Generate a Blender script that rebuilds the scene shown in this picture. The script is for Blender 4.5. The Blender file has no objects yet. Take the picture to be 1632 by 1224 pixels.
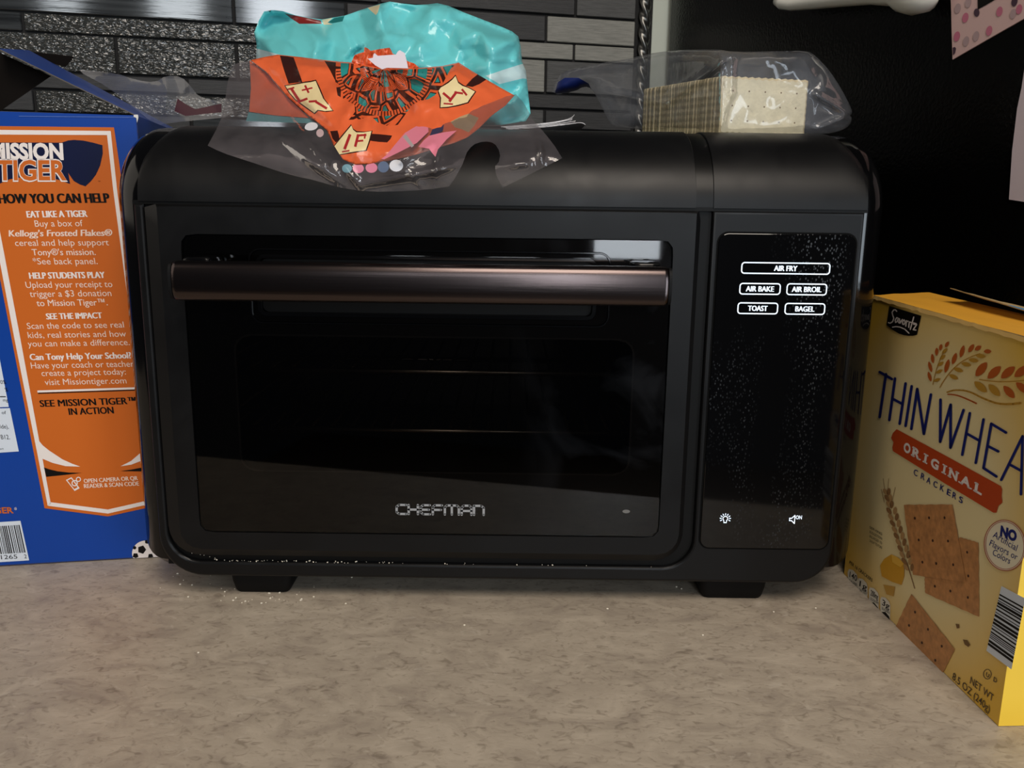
import bpy, bmesh, math, random
import numpy as np
from mathutils import Vector, Matrix, noise
from mathutils.geometry import delaunay_2d_cdt

random.seed(7)
SC = bpy.context.scene
COL = SC.collection

# ------------------------------------------------------------------ camera
FPX, CX, CY = 1350.0, 816.0, 612.0           # focal length and centre of the 1632x1224 frame
PITCH, ROLL = math.atan(285/1350.0), 0.0127
CAM = np.array([0.0, -0.56, 0.279])
FW = np.array([0, math.cos(PITCH), -math.sin(PITCH)])
_up = np.array([0, math.sin(PITCH), math.cos(PITCH)])
_rt = np.array([1.0, 0, 0])
RT = _rt*math.cos(ROLL) + _up*math.sin(ROLL)
UP = _up*math.cos(ROLL) - _rt*math.sin(ROLL)
cam_data = bpy.data.cameras.new('camera')
cam = bpy.data.objects.new('camera', cam_data)
COL.objects.link(cam)
cam_data.sensor_width = 36.0
cam_data.lens = 36.0*FPX/1632.0
cam_data.clip_start = 0.01
M = Matrix(((RT[0], UP[0], -FW[0], CAM[0]), (RT[1], UP[1], -FW[1], CAM[1]),
            (RT[2], UP[2], -FW[2], CAM[2]), (0, 0, 0, 1)))
cam.matrix_world = M
SC.camera = cam

# ------------------------------------------------------------------ world, lights, exposure
SC.view_settings.view_transform = 'Standard'
SC.view_settings.look = 'None'
SC.view_settings.exposure = 0.0
SC.view_settings.gamma = 1.0
SC.view_settings.use_curve_mapping = False
world = bpy.data.worlds.new('world'); SC.world = world
world.use_nodes = True
bg = world.node_tree.nodes['Background']
bg.inputs[0].default_value = (0.80, 0.86, 1.0, 1)
bg.inputs[1].default_value = 0.022

def area(name, loc, target, sx, sy, power, col):
    l = bpy.data.lights.new(name, 'AREA'); l.shape = 'RECTANGLE'; l.size = sx; l.size_y = sy
    l.energy = power; l.color = col
    o = bpy.data.objects.new(name, l); COL.objects.link(o); o.location = loc
    o.rotation_euler = (Vector(target)-Vector(loc)).to_track_quat('-Z', 'Y').to_euler()
    return o
area('window_light', (0.47, -3.0, 0.85), (0.1, 0, 0.2), 0.28, 1.62, 19, (0.86, 0.93, 1.0))
area('patio_door_light', (2.2, -2.3, 0.15), (0.1, 0, 0.1), 0.9, 1.7, 30, (0.80, 0.90, 1.0))
area('small_window_light', (0.03, -3.3, 1.32), (-0.1, 0, 0.3), 0.24, 0.42, 3.2, (0.88, 0.95, 1.0))
area('hall_window_light', (-0.50, -3.3, 1.32), (-0.3, 0, 0.3), 0.16, 0.42, 1.8, (0.88, 0.95, 1.0))
area('ceiling_light', (0.25, -1.3, 1.7), (0.05, -0.1, 0), 0.9, 0.9, 27, (1.0, 0.89, 0.77))
area('left_fill_light', (-1.7, -0.45, 0.95), (0.2, -0.1, 0.1), 1.6, 1.5, 6, (1.0, 0.90, 0.78))  # unseen warm fill, added to brighten faces turned left

# ------------------------------------------------------------------ measuring helpers
def ray(px, py):
    return FW + RT*(px-CX)/FPX - UP*(py-CY)/FPX
def at(px, py, Y):
    r = ray(px, py); return Vector(CAM + r*((Y-CAM[1])/r[1]))
def at_z(px, py, Z):
    r = ray(px, py); return Vector(CAM + r*((Z-CAM[2])/r[2]))
class Plane:
    def __init__(s, p, n):
        s.p = np.array(p, float); s.n = np.array(n, float); s.n /= np.linalg.norm(s.n)
    def at(s, px, py, off=0.0):
        r = ray(px, py); q = s.p + s.n*off
        return Vector(CAM + r*(((q-CAM)@s.n)/(r@s.n)))

# ------------------------------------------------------------------ materials
def srgb(r, g, b):
    f = lambda c: c/12.92 if c <= 0.04045 else ((c+0.055)/1.055)**2.4
    return (f(r/255), f(g/255), f(b/255), 1)
MATS = {}
def mat(name, col=(128, 128, 128), rough=0.5, metal=0.0, spec=0.5, emit=None, noise_amt=0.0, noise_scale=40, bump=0.0, bump_scale=200, rough_var=0.0, coat=0.0):
    if name in MATS: return MATS[name]
    m = bpy.data.materials.new(name); m.use_nodes = True
    nt = m.node_tree; b = nt.nodes['Principled BSDF']
    b.inputs['Base Color'].default_value = srgb(*col)
    b.inputs['Roughness'].default_value = rough
    b.inputs['Metallic'].default_value = metal
    b.inputs['Specular IOR Level'].default_value = spec
    b.inputs['Coat Weight'].default_value = coat
    b.inputs['Coat Roughness'].default_value = 0.08
    if emit:
        b.inputs['Emission Color'].default_value = srgb(*emit[:3]); b.inputs['Emission Strength'].default_value = emit[3]
    tc = nt.nodes.new('ShaderNodeTexCoord')
    if noise_amt:
        n = nt.nodes.new('ShaderNodeTexNoise'); n.inputs['Scale'].default_value = noise_scale; n.inputs['Detail'].default_value = 6
        nt.links.new(tc.outputs['Object'], n.inputs['Vector'])
        mx = nt.nodes.new('ShaderNodeMix'); mx.data_type = 'RGBA'; mx.blend_type = 'MULTIPLY'
        mx.inputs[0].default_value = 1.0
        mx.inputs[6].default_value = srgb(*col)
        mr = nt.nodes.new('ShaderNodeMapRange'); mr.inputs[3].default_value = 1-noise_amt; mr.inputs[4].default_value = 1+noise_amt
        mr.inputs[1].default_value = 0.3; mr.inputs[2].default_value = 0.7
        nt.links.new(n.outputs['Fac'], mr.inputs[0]); nt.links.new(mr.outputs[0], mx.inputs[7])
        nt.links.new(mx.outputs[2], b.inputs['Base Color'])
    if rough_var:
        n = nt.nodes.new('ShaderNodeTexNoise'); n.inputs['Scale'].default_value = 22; n.inputs['Detail'].default_value = 5
        n.inputs['Distortion'].default_value = 1.0
        nt.links.new(tc.outputs['Object'], n.inputs['Vector'])
        mr = nt.nodes.new('ShaderNodeMapRange'); mr.inputs[1].default_value = 0.35; mr.inputs[2].default_value = 0.7
        mr.inputs[3].default_value = rough; mr.inputs[4].default_value = rough+rough_var
        nt.links.new(n.outputs['Fac'], mr.inputs[0]); nt.links.new(mr.outputs[0], b.inputs['Roughness'])
    if bump:
        n = nt.nodes.new('ShaderNodeTexNoise'); n.inputs['Scale'].default_value = bump_scale; n.inputs['Detail'].default_value = 3
        nt.links.new(tc.outputs['Object'], n.inputs['Vector'])
        bp = nt.nodes.new('ShaderNodeBump'); bp.inputs['Strength'].default_value = bump; bp.inputs['Distance'].default_value = 0.002
        nt.links.new(n.outputs['Fac'], bp.inputs['Height']); nt.links.new(bp.outputs['Normal'], b.inputs['Normal'])
    MATS[name] = m
    return m

def clear_film(name, haze=0.07, tint=(225, 228, 235), gloss_rough=0.07, refl=1.0):
    if name in MATS: return MATS[name]
    m = bpy.data.materials.new(name); m.use_nodes = True
    nt = m.node_tree; nt.nodes.clear(); L = nt.links.new
    out = nt.nodes.new('ShaderNodeOutputMaterial')
    tr = nt.nodes.new('ShaderNodeBsdfTransparent'); tr.inputs[0].default_value = (0.96, 0.96, 0.965, 1)
    df = nt.nodes.new('ShaderNodeBsdfDiffuse'); df.inputs[0].default_value = srgb(*tint)
    gl = nt.nodes.new('ShaderNodeBsdfGlossy'); gl.inputs['Roughness'].default_value = gloss_rough
    lw = nt.nodes.new('ShaderNodeLayerWeight'); lw.inputs[0].default_value = 0.35
    m1 = nt.nodes.new('ShaderNodeMixShader'); m2 = nt.nodes.new('ShaderNodeMixShader')
    tc = nt.nodes.new('ShaderNodeTexCoord')
    nz = nt.nodes.new('ShaderNodeTexNoise'); nz.inputs['Scale'].default_value = 30; nz.inputs['Detail'].default_value = 4
    L(tc.outputs['Object'], nz.inputs['Vector'])
    mr = nt.nodes.new('ShaderNodeMapRange'); mr.inputs[1].default_value = 0.3; mr.inputs[2].default_value = 0.7
    mr.inputs[3].default_value = haze*0.5; mr.inputs[4].default_value = haze*1.6
    L(nz.outputs['Fac'], mr.inputs[0]); L(mr.outputs[0], m1.inputs[0])
    L(tr.outputs[0], m1.inputs[1]); L(df.outputs[0], m1.inputs[2])
    mu = nt.nodes.new('ShaderNodeMath'); mu.operation = 'MULTIPLY_ADD'; mu.inputs[1].default_value = 0.32*refl; mu.inputs[2].default_value = 0.035*refl
    L(lw.outputs['Fresnel'], mu.inputs[0]); L(mu.outputs[0], m2.inputs[0])
    L(m1.outputs[0], m2.inputs[1]); L(gl.outputs[0], m2.inputs[2])
    bn = nt.nodes.new('ShaderNodeTexNoise'); bn.inputs['Scale'].default_value = 55; bn.inputs['Detail'].default_value = 2
    L(tc.outputs['Object'], bn.inputs['Vector'])
    bp = nt.nodes.new('ShaderNodeBump'); bp.inputs['Strength'].default_value = 0.18; bp.inputs['Distance'].default_value = 0.003
    L(bn.outputs['Fac'], bp.inputs['Height']); L(bp.outputs['Normal'], gl.inputs['Normal'])
    L(m2.outputs[0], out.inputs[0])
    MATS[name] = m
    return m

# ------------------------------------------------------------------ object helpers
def empty(name, loc, label, cat, group=None):
    o = bpy.data.objects.new(name, None); COL.objects.link(o); o.location = loc
    o.empty_display_size = 0.02
    tag(o, label, cat, group); return o
def tag(o, label=None, cat=None, group=None, kind=None):
    if label: o['label'] = label
    if cat: o['category'] = cat
    if group: o['group'] = group
    if kind: o['kind'] = kind
    return o
def link_mesh(name, me, mats, parent=None, smooth=False):
    if not isinstance(mats, (list, tuple)): mats = [mats]
    for m in mats: me.materials.append(m)
    if smooth:
        for p in me.polygons: p.use_smooth = True
    o = bpy.data.objects.new(name, me); COL.objects.link(o)
    if parent:
        o.parent = parent
        # everything is built in world coordinates: undo the parent's placement
        w = Matrix.Identity(4); q = parent
        while q: w = Matrix.Translation(q.location) @ w if q.type == 'EMPTY' else w; q = q.parent
        me.transform(w.inverted())
    return o
def from_bm(name, bm, mats, parent=None, smooth=False, normals=True):
    if normals: bmesh.ops.recalc_face_normals(bm, faces=bm.faces)
    me = bpy.data.meshes.new(name); bm.to_mesh(me); bm.free()
    return link_mesh(name, me, mats, parent, smooth)
def from_data(name, verts, faces, mats, parent=None, smooth=False, idx=None):
    me = bpy.data.meshes.new(name); me.from_pydata([tuple(v) for v in verts], [], faces); me.update()
    if idx is not None:
        for p, i in zip(me.polygons, idx): p.material_index = i
    return link_mesh(name, me, mats, parent, smooth)
def autosmooth(o, ang=35):
    me = o.data
    for p in me.polygons: p.use_smooth = True
    bm = bmesh.new(); bm.from_mesh(me)
    for e in bm.edges:
        if len(e.link_faces) == 2: e.smooth = e.calc_face_angle(0) < math.radians(ang)
    bm.to_mesh(me); bm.free(); return o
def flat_front(o):
    for p in o.data.polygons:
        if abs(p.normal.y) > 0.999: p.use_smooth = False
    return o
def bevel_bm(bm, w, seg=2, ang=30):
    es = [e for e in bm.edges if len(e.link_faces) == 2 and e.calc_face_angle(0) > math.radians(ang)]
    bmesh.ops.bevel(bm, geom=es, offset=w, segments=seg, affect='EDGES', profile=0.5, clamp_overlap=True)
def box_bm(x0, x1, y0, y1, z0, z1, bm=None, bev=0, seg=2):
    b2 = bmesh.new()
    bmesh.ops.create_cube(b2, size=1, matrix=Matrix.Translation(((x0+x1)/2, (y0+y1)/2, (z0+z1)/2)) @ Matrix.Diagonal((x1-x0, y1-y0, z1-z0, 1)))
    if bev: bevel_bm(b2, bev, seg)
    if bm is None: return b2
    me = bpy.data.meshes.new('t'); b2.to_mesh(me); b2.free(); bm.from_mesh(me); bpy.data.meshes.remove(me); return bm
def rrect(x0, x1, z0, z1, r, n=8, rs=None):
    rs = rs or (r, r, r, r)      # bl, br, tr, tl
    pts = []
    for (cx, cz, a0, rr) in ((x0, z0, 180, rs[0]), (x1, z0, 270, rs[1]), (x1, z1, 0, rs[2]), (x0, z1, 90, rs[3])):
        ox = cx+rr if cx == x0 else cx-rr; oz = cz+rr if cz == z0 else cz-rr
        if rr < 1e-6: pts.append((cx, cz)); continue
        for i in range(n+1):
            a = math.radians(a0+90*i/n); pts.append((ox+rr*math.cos(a), oz+rr*math.sin(a)))
    return pts
def prism_bm(pts, y0, y1, bev=0, seg=2, bm=None):
    """polygon in XZ extruded from y0 (front) to y1 (back)"""
    b2 = bmesh.new()
    f = b2.faces.new([b2.verts.new((x, y0, z)) for x, z in pts])
    r = bmesh.ops.extrude_face_region(b2, geom=[f])
    bmesh.ops.translate(b2, verts=[v for v in r['geom'] if isinstance(v, bmesh.types.BMVert)], vec=(0, y1-y0, 0))
    bmesh.ops.recalc_face_normals(b2, faces=b2.faces)
    if bev:
        es = [e for e in b2.edges if all(abs(v.co.y-y0) < 1e-7 for v in e.verts)]
        bmesh.ops.bevel(b2, geom=es, offset=bev, segments=seg, affect='EDGES', profile=0.5)
    if bm is None: return b2
    me = bpy.data.meshes.new('t'); b2.to_mesh(me); b2.free(); bm.from_mesh(me); bpy.data.meshes.remove(me); return bm
def ring_bm(outer, inner, y0, y1):
    """frame between two outlines with the same number of points"""
    b = bmesh.new(); n = len(outer)
    R = [[b.verts.new((p[0], y, p[1])) for p in L] for (L, y) in ((outer, y1), (outer, y0), (inner, y0), (inner, y1))]
    for k in range(4):
        A, B = R[k], R[(k+1) % 4]
        for i in range(n):
            b.faces.new((A[i], A[(i+1) % n], B[(i+1) % n], B[i]))
    return b
def tube_bm(pts, r, n=10, bm=None, cap=True):
    b = bm or bmesh.new(); pts = [Vector(p) for p in pts]; rings = []
    for i, p in enumerate(pts):
        d = (pts[min(i+1, len(pts)-1)]-pts[max(i-1, 0)]).normalized()
        a = d.orthogonal().normalized() if i == 0 else (rings_a - d*rings_a.dot(d)).normalized()
        rings_a = a; c = d.cross(a); rr = r[i] if isinstance(r, (list, tuple)) else r
        rings.append([b.verts.new(p+a*rr*math.cos(2*math.pi*k/n)+c*rr*math.sin(2*math.pi*k/n)) for k in range(n)])
    for A, B in zip(rings, rings[1:]):
        for k in range(n): b.faces.new((A[k], A[(k+1) % n], B[(k+1) % n], B[k]))
    if cap: b.faces.new(rings[0][::-1]); b.faces.new(rings[-1])
    return b

# printed art: flat shapes given in 2D, mapped onto a surface by a function f(u, v) -> point
class Art:
    def __init__(s, f): s.f = f; s.v = []; s.fc = []; s.mi = []
    def poly(s, pts, mi=0, lift=0.0):
        b = len(s.v); s.v += [s.f(p[0], p[1], lift) for p in pts]; s.fc.append(list(range(b, b+len(pts)))); s.mi.append(mi)
    def disc(s, c, rx, ry=None, mi=0, lift=0.0, rot=0, n=28, cut=None):
        ry = ry or rx; cs, sn = math.cos(rot), math.sin(rot)
        s.poly([(c[0]+rx*math.cos(a)*cs-ry*math.sin(a)*sn, c[1]+rx*math.cos(a)*sn+ry*math.sin(a)*cs) for a in (2*math.pi*i/n for i in range(n))], mi, lift)
    def ring(s, c, rx, ry, w, mi=0, lift=0.0, n=32, rot=0, a0=0, a1=360):
        cs, sn = math.cos(rot), math.sin(rot)
        def P(rx, ry, a): return (c[0]+rx*math.cos(a)*cs-ry*math.sin(a)*sn, c[1]+rx*math.cos(a)*sn+ry*math.sin(a)*cs)
        for i in range(n):
            a, b = math.radians(a0+(a1-a0)*i/n), math.radians(a0+(a1-a0)*(i+1)/n)
            s.poly([P(rx, ry, a), P(rx, ry, b), P(rx-w, ry-w, b), P(rx-w, ry-w, a)], mi, lift)
    def stroke(s, pts, w, mi=0, lift=0.0, caps=True, w1=None):
        n = len(pts)
        for i in range(n-1):
            a, b = pts[i], pts[i+1]; dx, dy = b[0]-a[0], b[1]-a[1]; l = math.hypot(dx, dy) or 1
            wa = w if w1 is None else w+(w1-w)*i/(n-1); wb = w if w1 is None else w+(w1-w)*(i+1)/(n-1)
            nx, ny = -dy/l/2, dx/l/2
            s.poly([(a[0]+nx*wa, a[1]+ny*wa), (b[0]+nx*wb, b[1]+ny*wb), (b[0]-nx*wb, b[1]-ny*wb), (a[0]-nx*wa, a[1]-ny*wa)], mi, lift)
            if caps or i < n-2: s.disc(b, wb/2, mi=mi, lift=lift, n=10)
        if caps: s.disc(pts[0], w/2, mi=mi, lift=lift, n=10)
    def text(s, body, p0, p1, up, mi=0, lift=0.0, bold=0.0, shear=0.0, heavy=0.0):
        """baseline from p0 to p1, capital height = vector up; glyphs fitted to that span"""
        if heavy:
            dx, dy = p1[0]-p0[0], p1[1]-p0[1]; l = math.hypot(dx, dy); w = heavy*math.hypot(*up); ex, ey = dx/l*w, dy/l*w
            for k in (-1, -.33, .33, 1): s.text(body, (p0[0]+ex*(1+k), p0[1]+ey*(1+k)), (p1[0]-ex*(1-k), p1[1]-ey*(1-k)), up, mi, lift+.00001*k, 0, shear)
            return
        V, F = glyphs(body, bold, shear)
        x0 = min(v[0] for v in V); x1 = max(v[0] for v in V)
        b = len(s.v)
        for v in V:
            u = (v[0]-x0)/(x1-x0); k = v[1]/CAP
            s.v.append(s.f(p0[0]+(p1[0]-p0[0])*u+up[0]*k, p0[1]+(p1[1]-p0[1])*u+up[1]*k, lift))
        for f in F: s.fc.append([b+i for i in f]); s.mi.append(mi)
    def build(s, name, mats, parent=None):
        return from_data(name, s.v, s.fc, mats, parent, idx=s.mi)
_gl = {}
def glyphs(body, bold=0.0, shear=0.0):
    k = (body, bold, shear)
    if k in _gl: return _gl[k]
    cu = bpy.data.curves.new('t', 'FONT'); cu.body = body; cu.size = 1; cu.offset = bold; cu.shear = shear; cu.resolution_u = 3
    ob = bpy.data.objects.new('t', cu); COL.objects.link(ob)
    dg = bpy.context.evaluated_depsgraph_get(); dg.update()
    me = ob.evaluated_get(dg).to_mesh()
    V = [tuple(v.co) for v in me.vertices]; F = [list(p.vertices) for p in me.polygons]
    ob.evaluated_get(dg).to_mesh_clear()
    bpy.data.objects.remove(ob); bpy.data.curves.remove(cu)
    _gl[k] = (V, F); return V, F
CAP = max(v[1] for v in glyphs('H')[0])

def resample(poly, step, closed=True):
    out = []; n = len(poly)
    for i in range(n if closed else n-1):
        a, b = poly[i], poly[(i+1) % n]; m = max(1, int(math.hypot(b[0]-a[0], b[1]-a[1])/step+0.5))
        out += [(a[0]+(b[0]-a[0])*k/m, a[1]+(b[1]-a[1])*k/m) for k in range(m)]
    if not closed: out.append(poly[-1])
    return out
def smooth_poly(poly, it=2, closed=True):
    for _ in range(it):
        q = []; n = len(poly)
        for i in range(n if closed else n-1):
            a, b = poly[i], poly[(i+1) % n]
            q += [(a[0]*.75+b[0]*.25, a[1]*.75+b[1]*.25), (a[0]*.25+b[0]*.75, a[1]*.25+b[1]*.75)]
        poly = q
    return poly
def inside(p, poly):
    x, y = p; c = False; j = len(poly)-1
    for i in range(len(poly)):
        xi, yi = poly[i]; xj, yj = poly[j]
        if (yi > y) != (yj > y) and x < (xj-xi)*(y-yi)/(yj-yi)+xi: c = not c
        j = i
    return c
def edge_dist(pts, poly):
    P = np.array(pts)[:, None, :]; A = np.array(poly)[None]; B = np.roll(A, -1, axis=1)
    d = B-A; t = np.clip(((P-A)*d).sum(2)/np.maximum((d*d).sum(2), 1e-9), 0, 1)
    q = A+d*t[..., None]; return np.sqrt(((P-q)**2).sum(2)).min(1)
def sheet(outline, step, regions=()):
    """triangulate an outline with constraint curves round each region; returns verts, tris, region index per tri"""
    pts = []; edges = []
    def add(poly):
        b = len(pts); pts.extend(poly); n = len(poly)
        edges.extend((b+i, b+(i+1) % n) for i in range(n))
    o = resample(outline, step); add(o)
    for r in regions: add(resample(r, step))
    nb = len(pts)
    xs = [p[0] for p in outline]; ys = [p[1] for p in outline]
    rnd = random.Random(3); cand = []
    y = min(ys); row = 0
    while y < max(ys):
        x = min(xs)+(step/2 if row % 2 else 0)
        while x < max(xs):
            p = (x+rnd.uniform(-.2, .2)*step, y+rnd.uniform(-.2, .2)*step)
            if inside(p, outline): cand.append(p)
            x += step
        y += step*0.87; row += 1
    if cand:
        d = edge_dist(cand, o)
        for r in regions: d = np.minimum(d, edge_dist(cand, resample(r, step)))
        pts += [p for p, k in zip(cand, d) if k > step*0.45]
    r = delaunay_2d_cdt([Vector(p) for p in pts], edges, [], 0, 1e-5)
    V = [(v.x, v.y) for v in r[0]]; T = []; MI = []
    for f in r[2]:
        c = (sum(V[i][0] for i in f)/3, sum(V[i][1] for i in f)/3)
        if not inside(c, outline): continue
        m = 0
        for k, g in enumerate(regions):
            if inside(c, g): m = k+1
        T.append(list(f)); MI.append(m)
    return V, T, MI
def crease(x, y, s, seed=0):
    a = noise.noise((x/s, y/s, seed)); b = noise.noise((x/s*2.3+9, y/s*2.1, seed+5))
    return (1-abs(a)*2.6)+0.45*(1-abs(b)*2.6)
class Facets:
    """crumple made of flat facets with sharp creases: random heights over a coarse random triangulation"""
    def __init__(s, x0, x1, y0, y1, sp, seed, amp):
        r = random.Random(seed); P = []
        nx, ny = int((x1-x0)/sp)+4, int((y1-y0)/sp)+4
        for i in range(nx):
            for j in range(ny): P.append(Vector((x0+(i-1.5+r.uniform(-.48, .48)+.5*(j % 2))*sp, y0+(j-1.5+r.uniform(-.48, .48))*sp)))
        q = delaunay_2d_cdt(P, [], [], 0, 1e-5); V = np.array([(v.x, v.y) for v in q[0]]); T = np.array(q[2])
        H = np.array([r.uniform(-amp, amp) for _ in V])
        A, B, C = V[T[:, 0]], V[T[:, 1]], V[T[:, 2]]
        s.A = A; s.e1 = B-A; s.e2 = C-A; s.det = s.e1[:, 0]*s.e2[:, 1]-s.e1[:, 1]*s.e2[:, 0]
        s.h = H[T]
    def __call__(s, x, y):
        dx, dy = x-s.A[:, 0], y-s.A[:, 1]
        u = (dx*s.e2[:, 1]-dy*s.e2[:, 0])/s.det; v = (s.e1[:, 0]*dy-s.e1[:, 1]*dx)/s.det
        m = np.minimum(np.minimum(u, v), 1-u-v); k = int(np.argmax(m))
        return float(s.h[k, 0]*(1-u[k]-v[k])+s.h[k, 1]*u[k]+s.h[k, 2]*v[k])
def pillow(outline, step, regions, front, bulge_b, seedless=None):
    """closed bag: front(px,py,d) gives depth; back pushed behind by bulge_b(d); both meet at the outline"""
    V, T, MI = sheet(outline, step, regions)
    D = edge_dist(V, resample(outline, step))
    W = [at(x, y, front(x, y, d)) for (x, y), d in zip(V, D)]
    n = len(V); idx = list(range(n)); back = []
    for i, ((x, y), d) in enumerate(zip(V, D)):
        if d < 1e-3: back.append(i)
        else:
            back.append(len(W)); W.append(at(x, y, front(x, y, 0)+bulge_b(d)))
    F = list(T); M2 = list(MI)
    for t, m in zip(T, MI):
        b = [back[i] for i in t][::-1]
        if len(set(b)) == 3 and set(b) != set(t): F.append(b); M2.append(m)
    return W, F, M2

# ================================================================== SETTING
BETA = math.radians(13.5)
U = np.array([math.cos(BETA), math.sin(BETA), 0]); NW = np.array([math.sin(BETA), -math.cos(BETA), 0])
WP = CAM + ray(1020, 100)*1.15
wall = Plane(WP, NW)
def wall_u(px, py): return float((np.array(wall.at(px, py))-WP)@U)
def wpt(u, z, off=0.0): return Vector((WP[0]+U[0]*u+NW[0]*off, WP[1]+U[1]*u+NW[1]*off, z))

def tile_glossy():
    m = mat('tile_glossy_dark', (66, 70, 72), 0.07, spec=0.75)
    nt = m.node_tree; b = nt.nodes['Principled BSDF']; tc = nt.nodes['Texture Coordinate']
    mp = nt.nodes.new('ShaderNodeMapping'); mp.inputs['Rotation'].default_value = (0, 0, -BETA); mp.inputs['Scale'].default_value = (5, 5, 120)
    n = nt.nodes.new('ShaderNodeTexNoise'); n.inputs['Scale'].default_value = 1.6; n.inputs['Detail'].default_value = 4
    nt.links.new(tc.outputs['Object'], mp.inputs[0]); nt.links.new(mp.outputs[0], n.inputs['Vector'])
    bp = nt.nodes.new('ShaderNodeBump'); bp.inputs['Strength'].default_value = 0.045; bp.inputs['Distance'].default_value = 0.004
    nt.links.new(n.outputs['Fac'], bp.inputs['Height']); nt.links.new(bp.outputs['Normal'], b.inputs['Normal'])
    cr = nt.nodes.new('ShaderNodeValToRGB'); cr.color_ramp.elements[0].color = srgb(34, 36, 38); cr.color_ramp.elements[1].color = srgb(66, 69, 71)
    cr.color_ramp.elements[0].position = 0.35; cr.color_ramp.elements[1].position = 0.7
    nt.links.new(n.outputs['Fac'], cr.inputs[0]); nt.links.new(cr.outputs[0], b.inputs['Base Color'])
    return m
def tile_hammered():
    m = mat('tile_hammered_grey', (50, 52, 51), 0.09, spec=0.8)
    nt = m.node_tree; b = nt.nodes['Principled BSDF']; tc = nt.nodes['Texture Coordinate']
    mp = nt.nodes.new('ShaderNodeMapping'); mp.inputs['Scale'].default_value = (0.75, 0.75, 1.9)
    n = nt.nodes.new('ShaderNodeTexNoise'); n.inputs['Scale'].default_value = 190; n.inputs['Detail'].default_value = 1.5; n.inputs['Distortion'].default_value = 0.6
    nt.links.new(tc.outputs['Object'], mp.inputs[0]); nt.links.new(mp.outputs[0], n.inputs['Vector'])
    bp = nt.nodes.new('ShaderNodeBump'); bp.inputs['Strength'].default_value = 1.0; bp.inputs['Distance'].default_value = 0.0032
    nt.links.new(n.outputs['Fac'], bp.inputs['Height']); nt.links.new(bp.outputs['Normal'], b.inputs['Normal'])
    return m
def tile_stone(name, c0, c1):
    m = mat(name, c0, 0.55)
    nt = m.node_tree; b = nt.nodes['Principled BSDF']; tc = nt.nodes['Texture Coordinate']
    mp = nt.nodes.new('ShaderNodeMapping'); mp.inputs['Rotation'].default_value = (0, 0, -BETA); mp.inputs['Scale'].default_value = (14, 14, 190)
    n = nt.nodes.new('ShaderNodeTexNoise'); n.inputs['Scale'].default_value = 3; n.inputs['Detail'].default_value = 8; n.inputs['Roughness'].default_value = 0.7
    nt.links.new(tc.outputs['Object'], mp.inputs[0]); nt.links.new(mp.outputs[0], n.inputs['Vector'])
    cr = nt.nodes.new('ShaderNodeValToRGB'); cr.color_ramp.elements[0].color = srgb(*c0); cr.color_ramp.elements[1].color = srgb(*c1)
    cr.color_ramp.elements[0].position = 0.3; cr.color_ramp.elements[1].position = 0.7
    nt.links.new(n.outputs['Fac'], cr.inputs[0]); nt.links.new(cr.outputs[0], b.inputs['Base Color'])
    bp = nt.nodes.new('ShaderNodeBump'); bp.inputs['Strength'].default_value = 0.5; bp.inputs['Distance'].default_value = 0.001
    nt.links.new(n.outputs['Fac'], bp.inputs['Height']); nt.links.new(bp.outputs['Normal'], b.inputs['Normal'])
    return m
TM = [mat('grout_dark', (26, 26, 27), 0.9), tile_glossy(), tile_hammered(),
      tile_stone('tile_stone_light', (112, 113, 108), (150, 150, 144)), tile_stone('tile_stone_dark', (58, 59, 60), (86, 87, 87)),
      tile_stone('tile_brushed_black', (30, 31, 33), (52, 53, 55)), mat('painted_wall', (196, 203, 192), 0.6)]
G, H, SL, SD, BB = 1, 2, 3, 4, 5
U_END = wall_u(1009, 100)
def zrow(py): return wall.at(870, py)[2]
# rows from the photo: (top y, bottom y) at x = 870, joints as (px, py), materials left of each joint, last = right end
rows = [(-118, -66, [(330, -70), (700, -70)], [BB, SD, SL]),
        (-64, -24, [(230, -40), (520, -40), (810, -40)], [H, G, SD, BB]),
        (-22, 23, [(180, -8), (604, 3), (916, 5)], [G, BB, BB, SD]),
        (27, 67, [(-330, 10), (373, 20), (551, 25), (869, 45)], [H, G, G, BB, SL]),
        (70, 94.5, [(40, 50), (455, 62), (690, 75), (913, 83)], [G, H, H, SL, SL]),
        (97.5, 148, [(-60, 100), (189, 108), (379, 112), (620, 115), (868, 120)], [H, H, H, H, SL, SD]),
        (151.5, 173, [(300, 150), (640, 160)], [BB, BB, BB]),
        (176.5, 205, [(57, 155), (420, 170), (866, 190)], [BB, H, SD, BB])]
bm = bmesh.new(); mi = []
def tile(u0, u1, z0, z1, m):
    b2 = box_bm(u0+0.0016, u1-0.0016, -0.003, 0.006, z0, z1, bev=0.0009, seg=1)
    k = len(b2.faces)
    b2.transform(Matrix(((U[0], -NW[0]*-1, 0, WP[0]), (U[1], NW[1], 0, WP[1]), (0, 0, 1, 0), (0, 0, 0, 1))))
    me = bpy.data.meshes.new('t'); b2.to_mesh(me); b2.free(); bm.from_mesh(me); bpy.data.meshes.remove(me)
    mi.extend([m]*k)
zs_low = zrow(207)
rr = random.Random(5)
for (y0, y1, js, ms) in rows:
    us = [-1.5]+sorted(wall_u(*j) for j in js)+[U_END]
    for a, b, m in zip(us, us[1:], ms): tile(a, b, zrow(y1), zrow(y0), m)
z = zs_low; hh = [0.043, 0.022, 0.036, 0.024]; k = 0
while z > 0.01:                                    # the rows down to the counter
    h = min(hh[k % 4], z-0.004); u = -1.5
    while u < U_END-0.01:
        w = min(rr.choice([0.14, 0.2, 0.26]), U_END-u)
        tile(u, u+w, z-h, z, rr.choice([G, H, SD, BB, SD])); u += w
    z -= h+0.0028; k += 1
z = zrow(-121); k = 1
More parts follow.
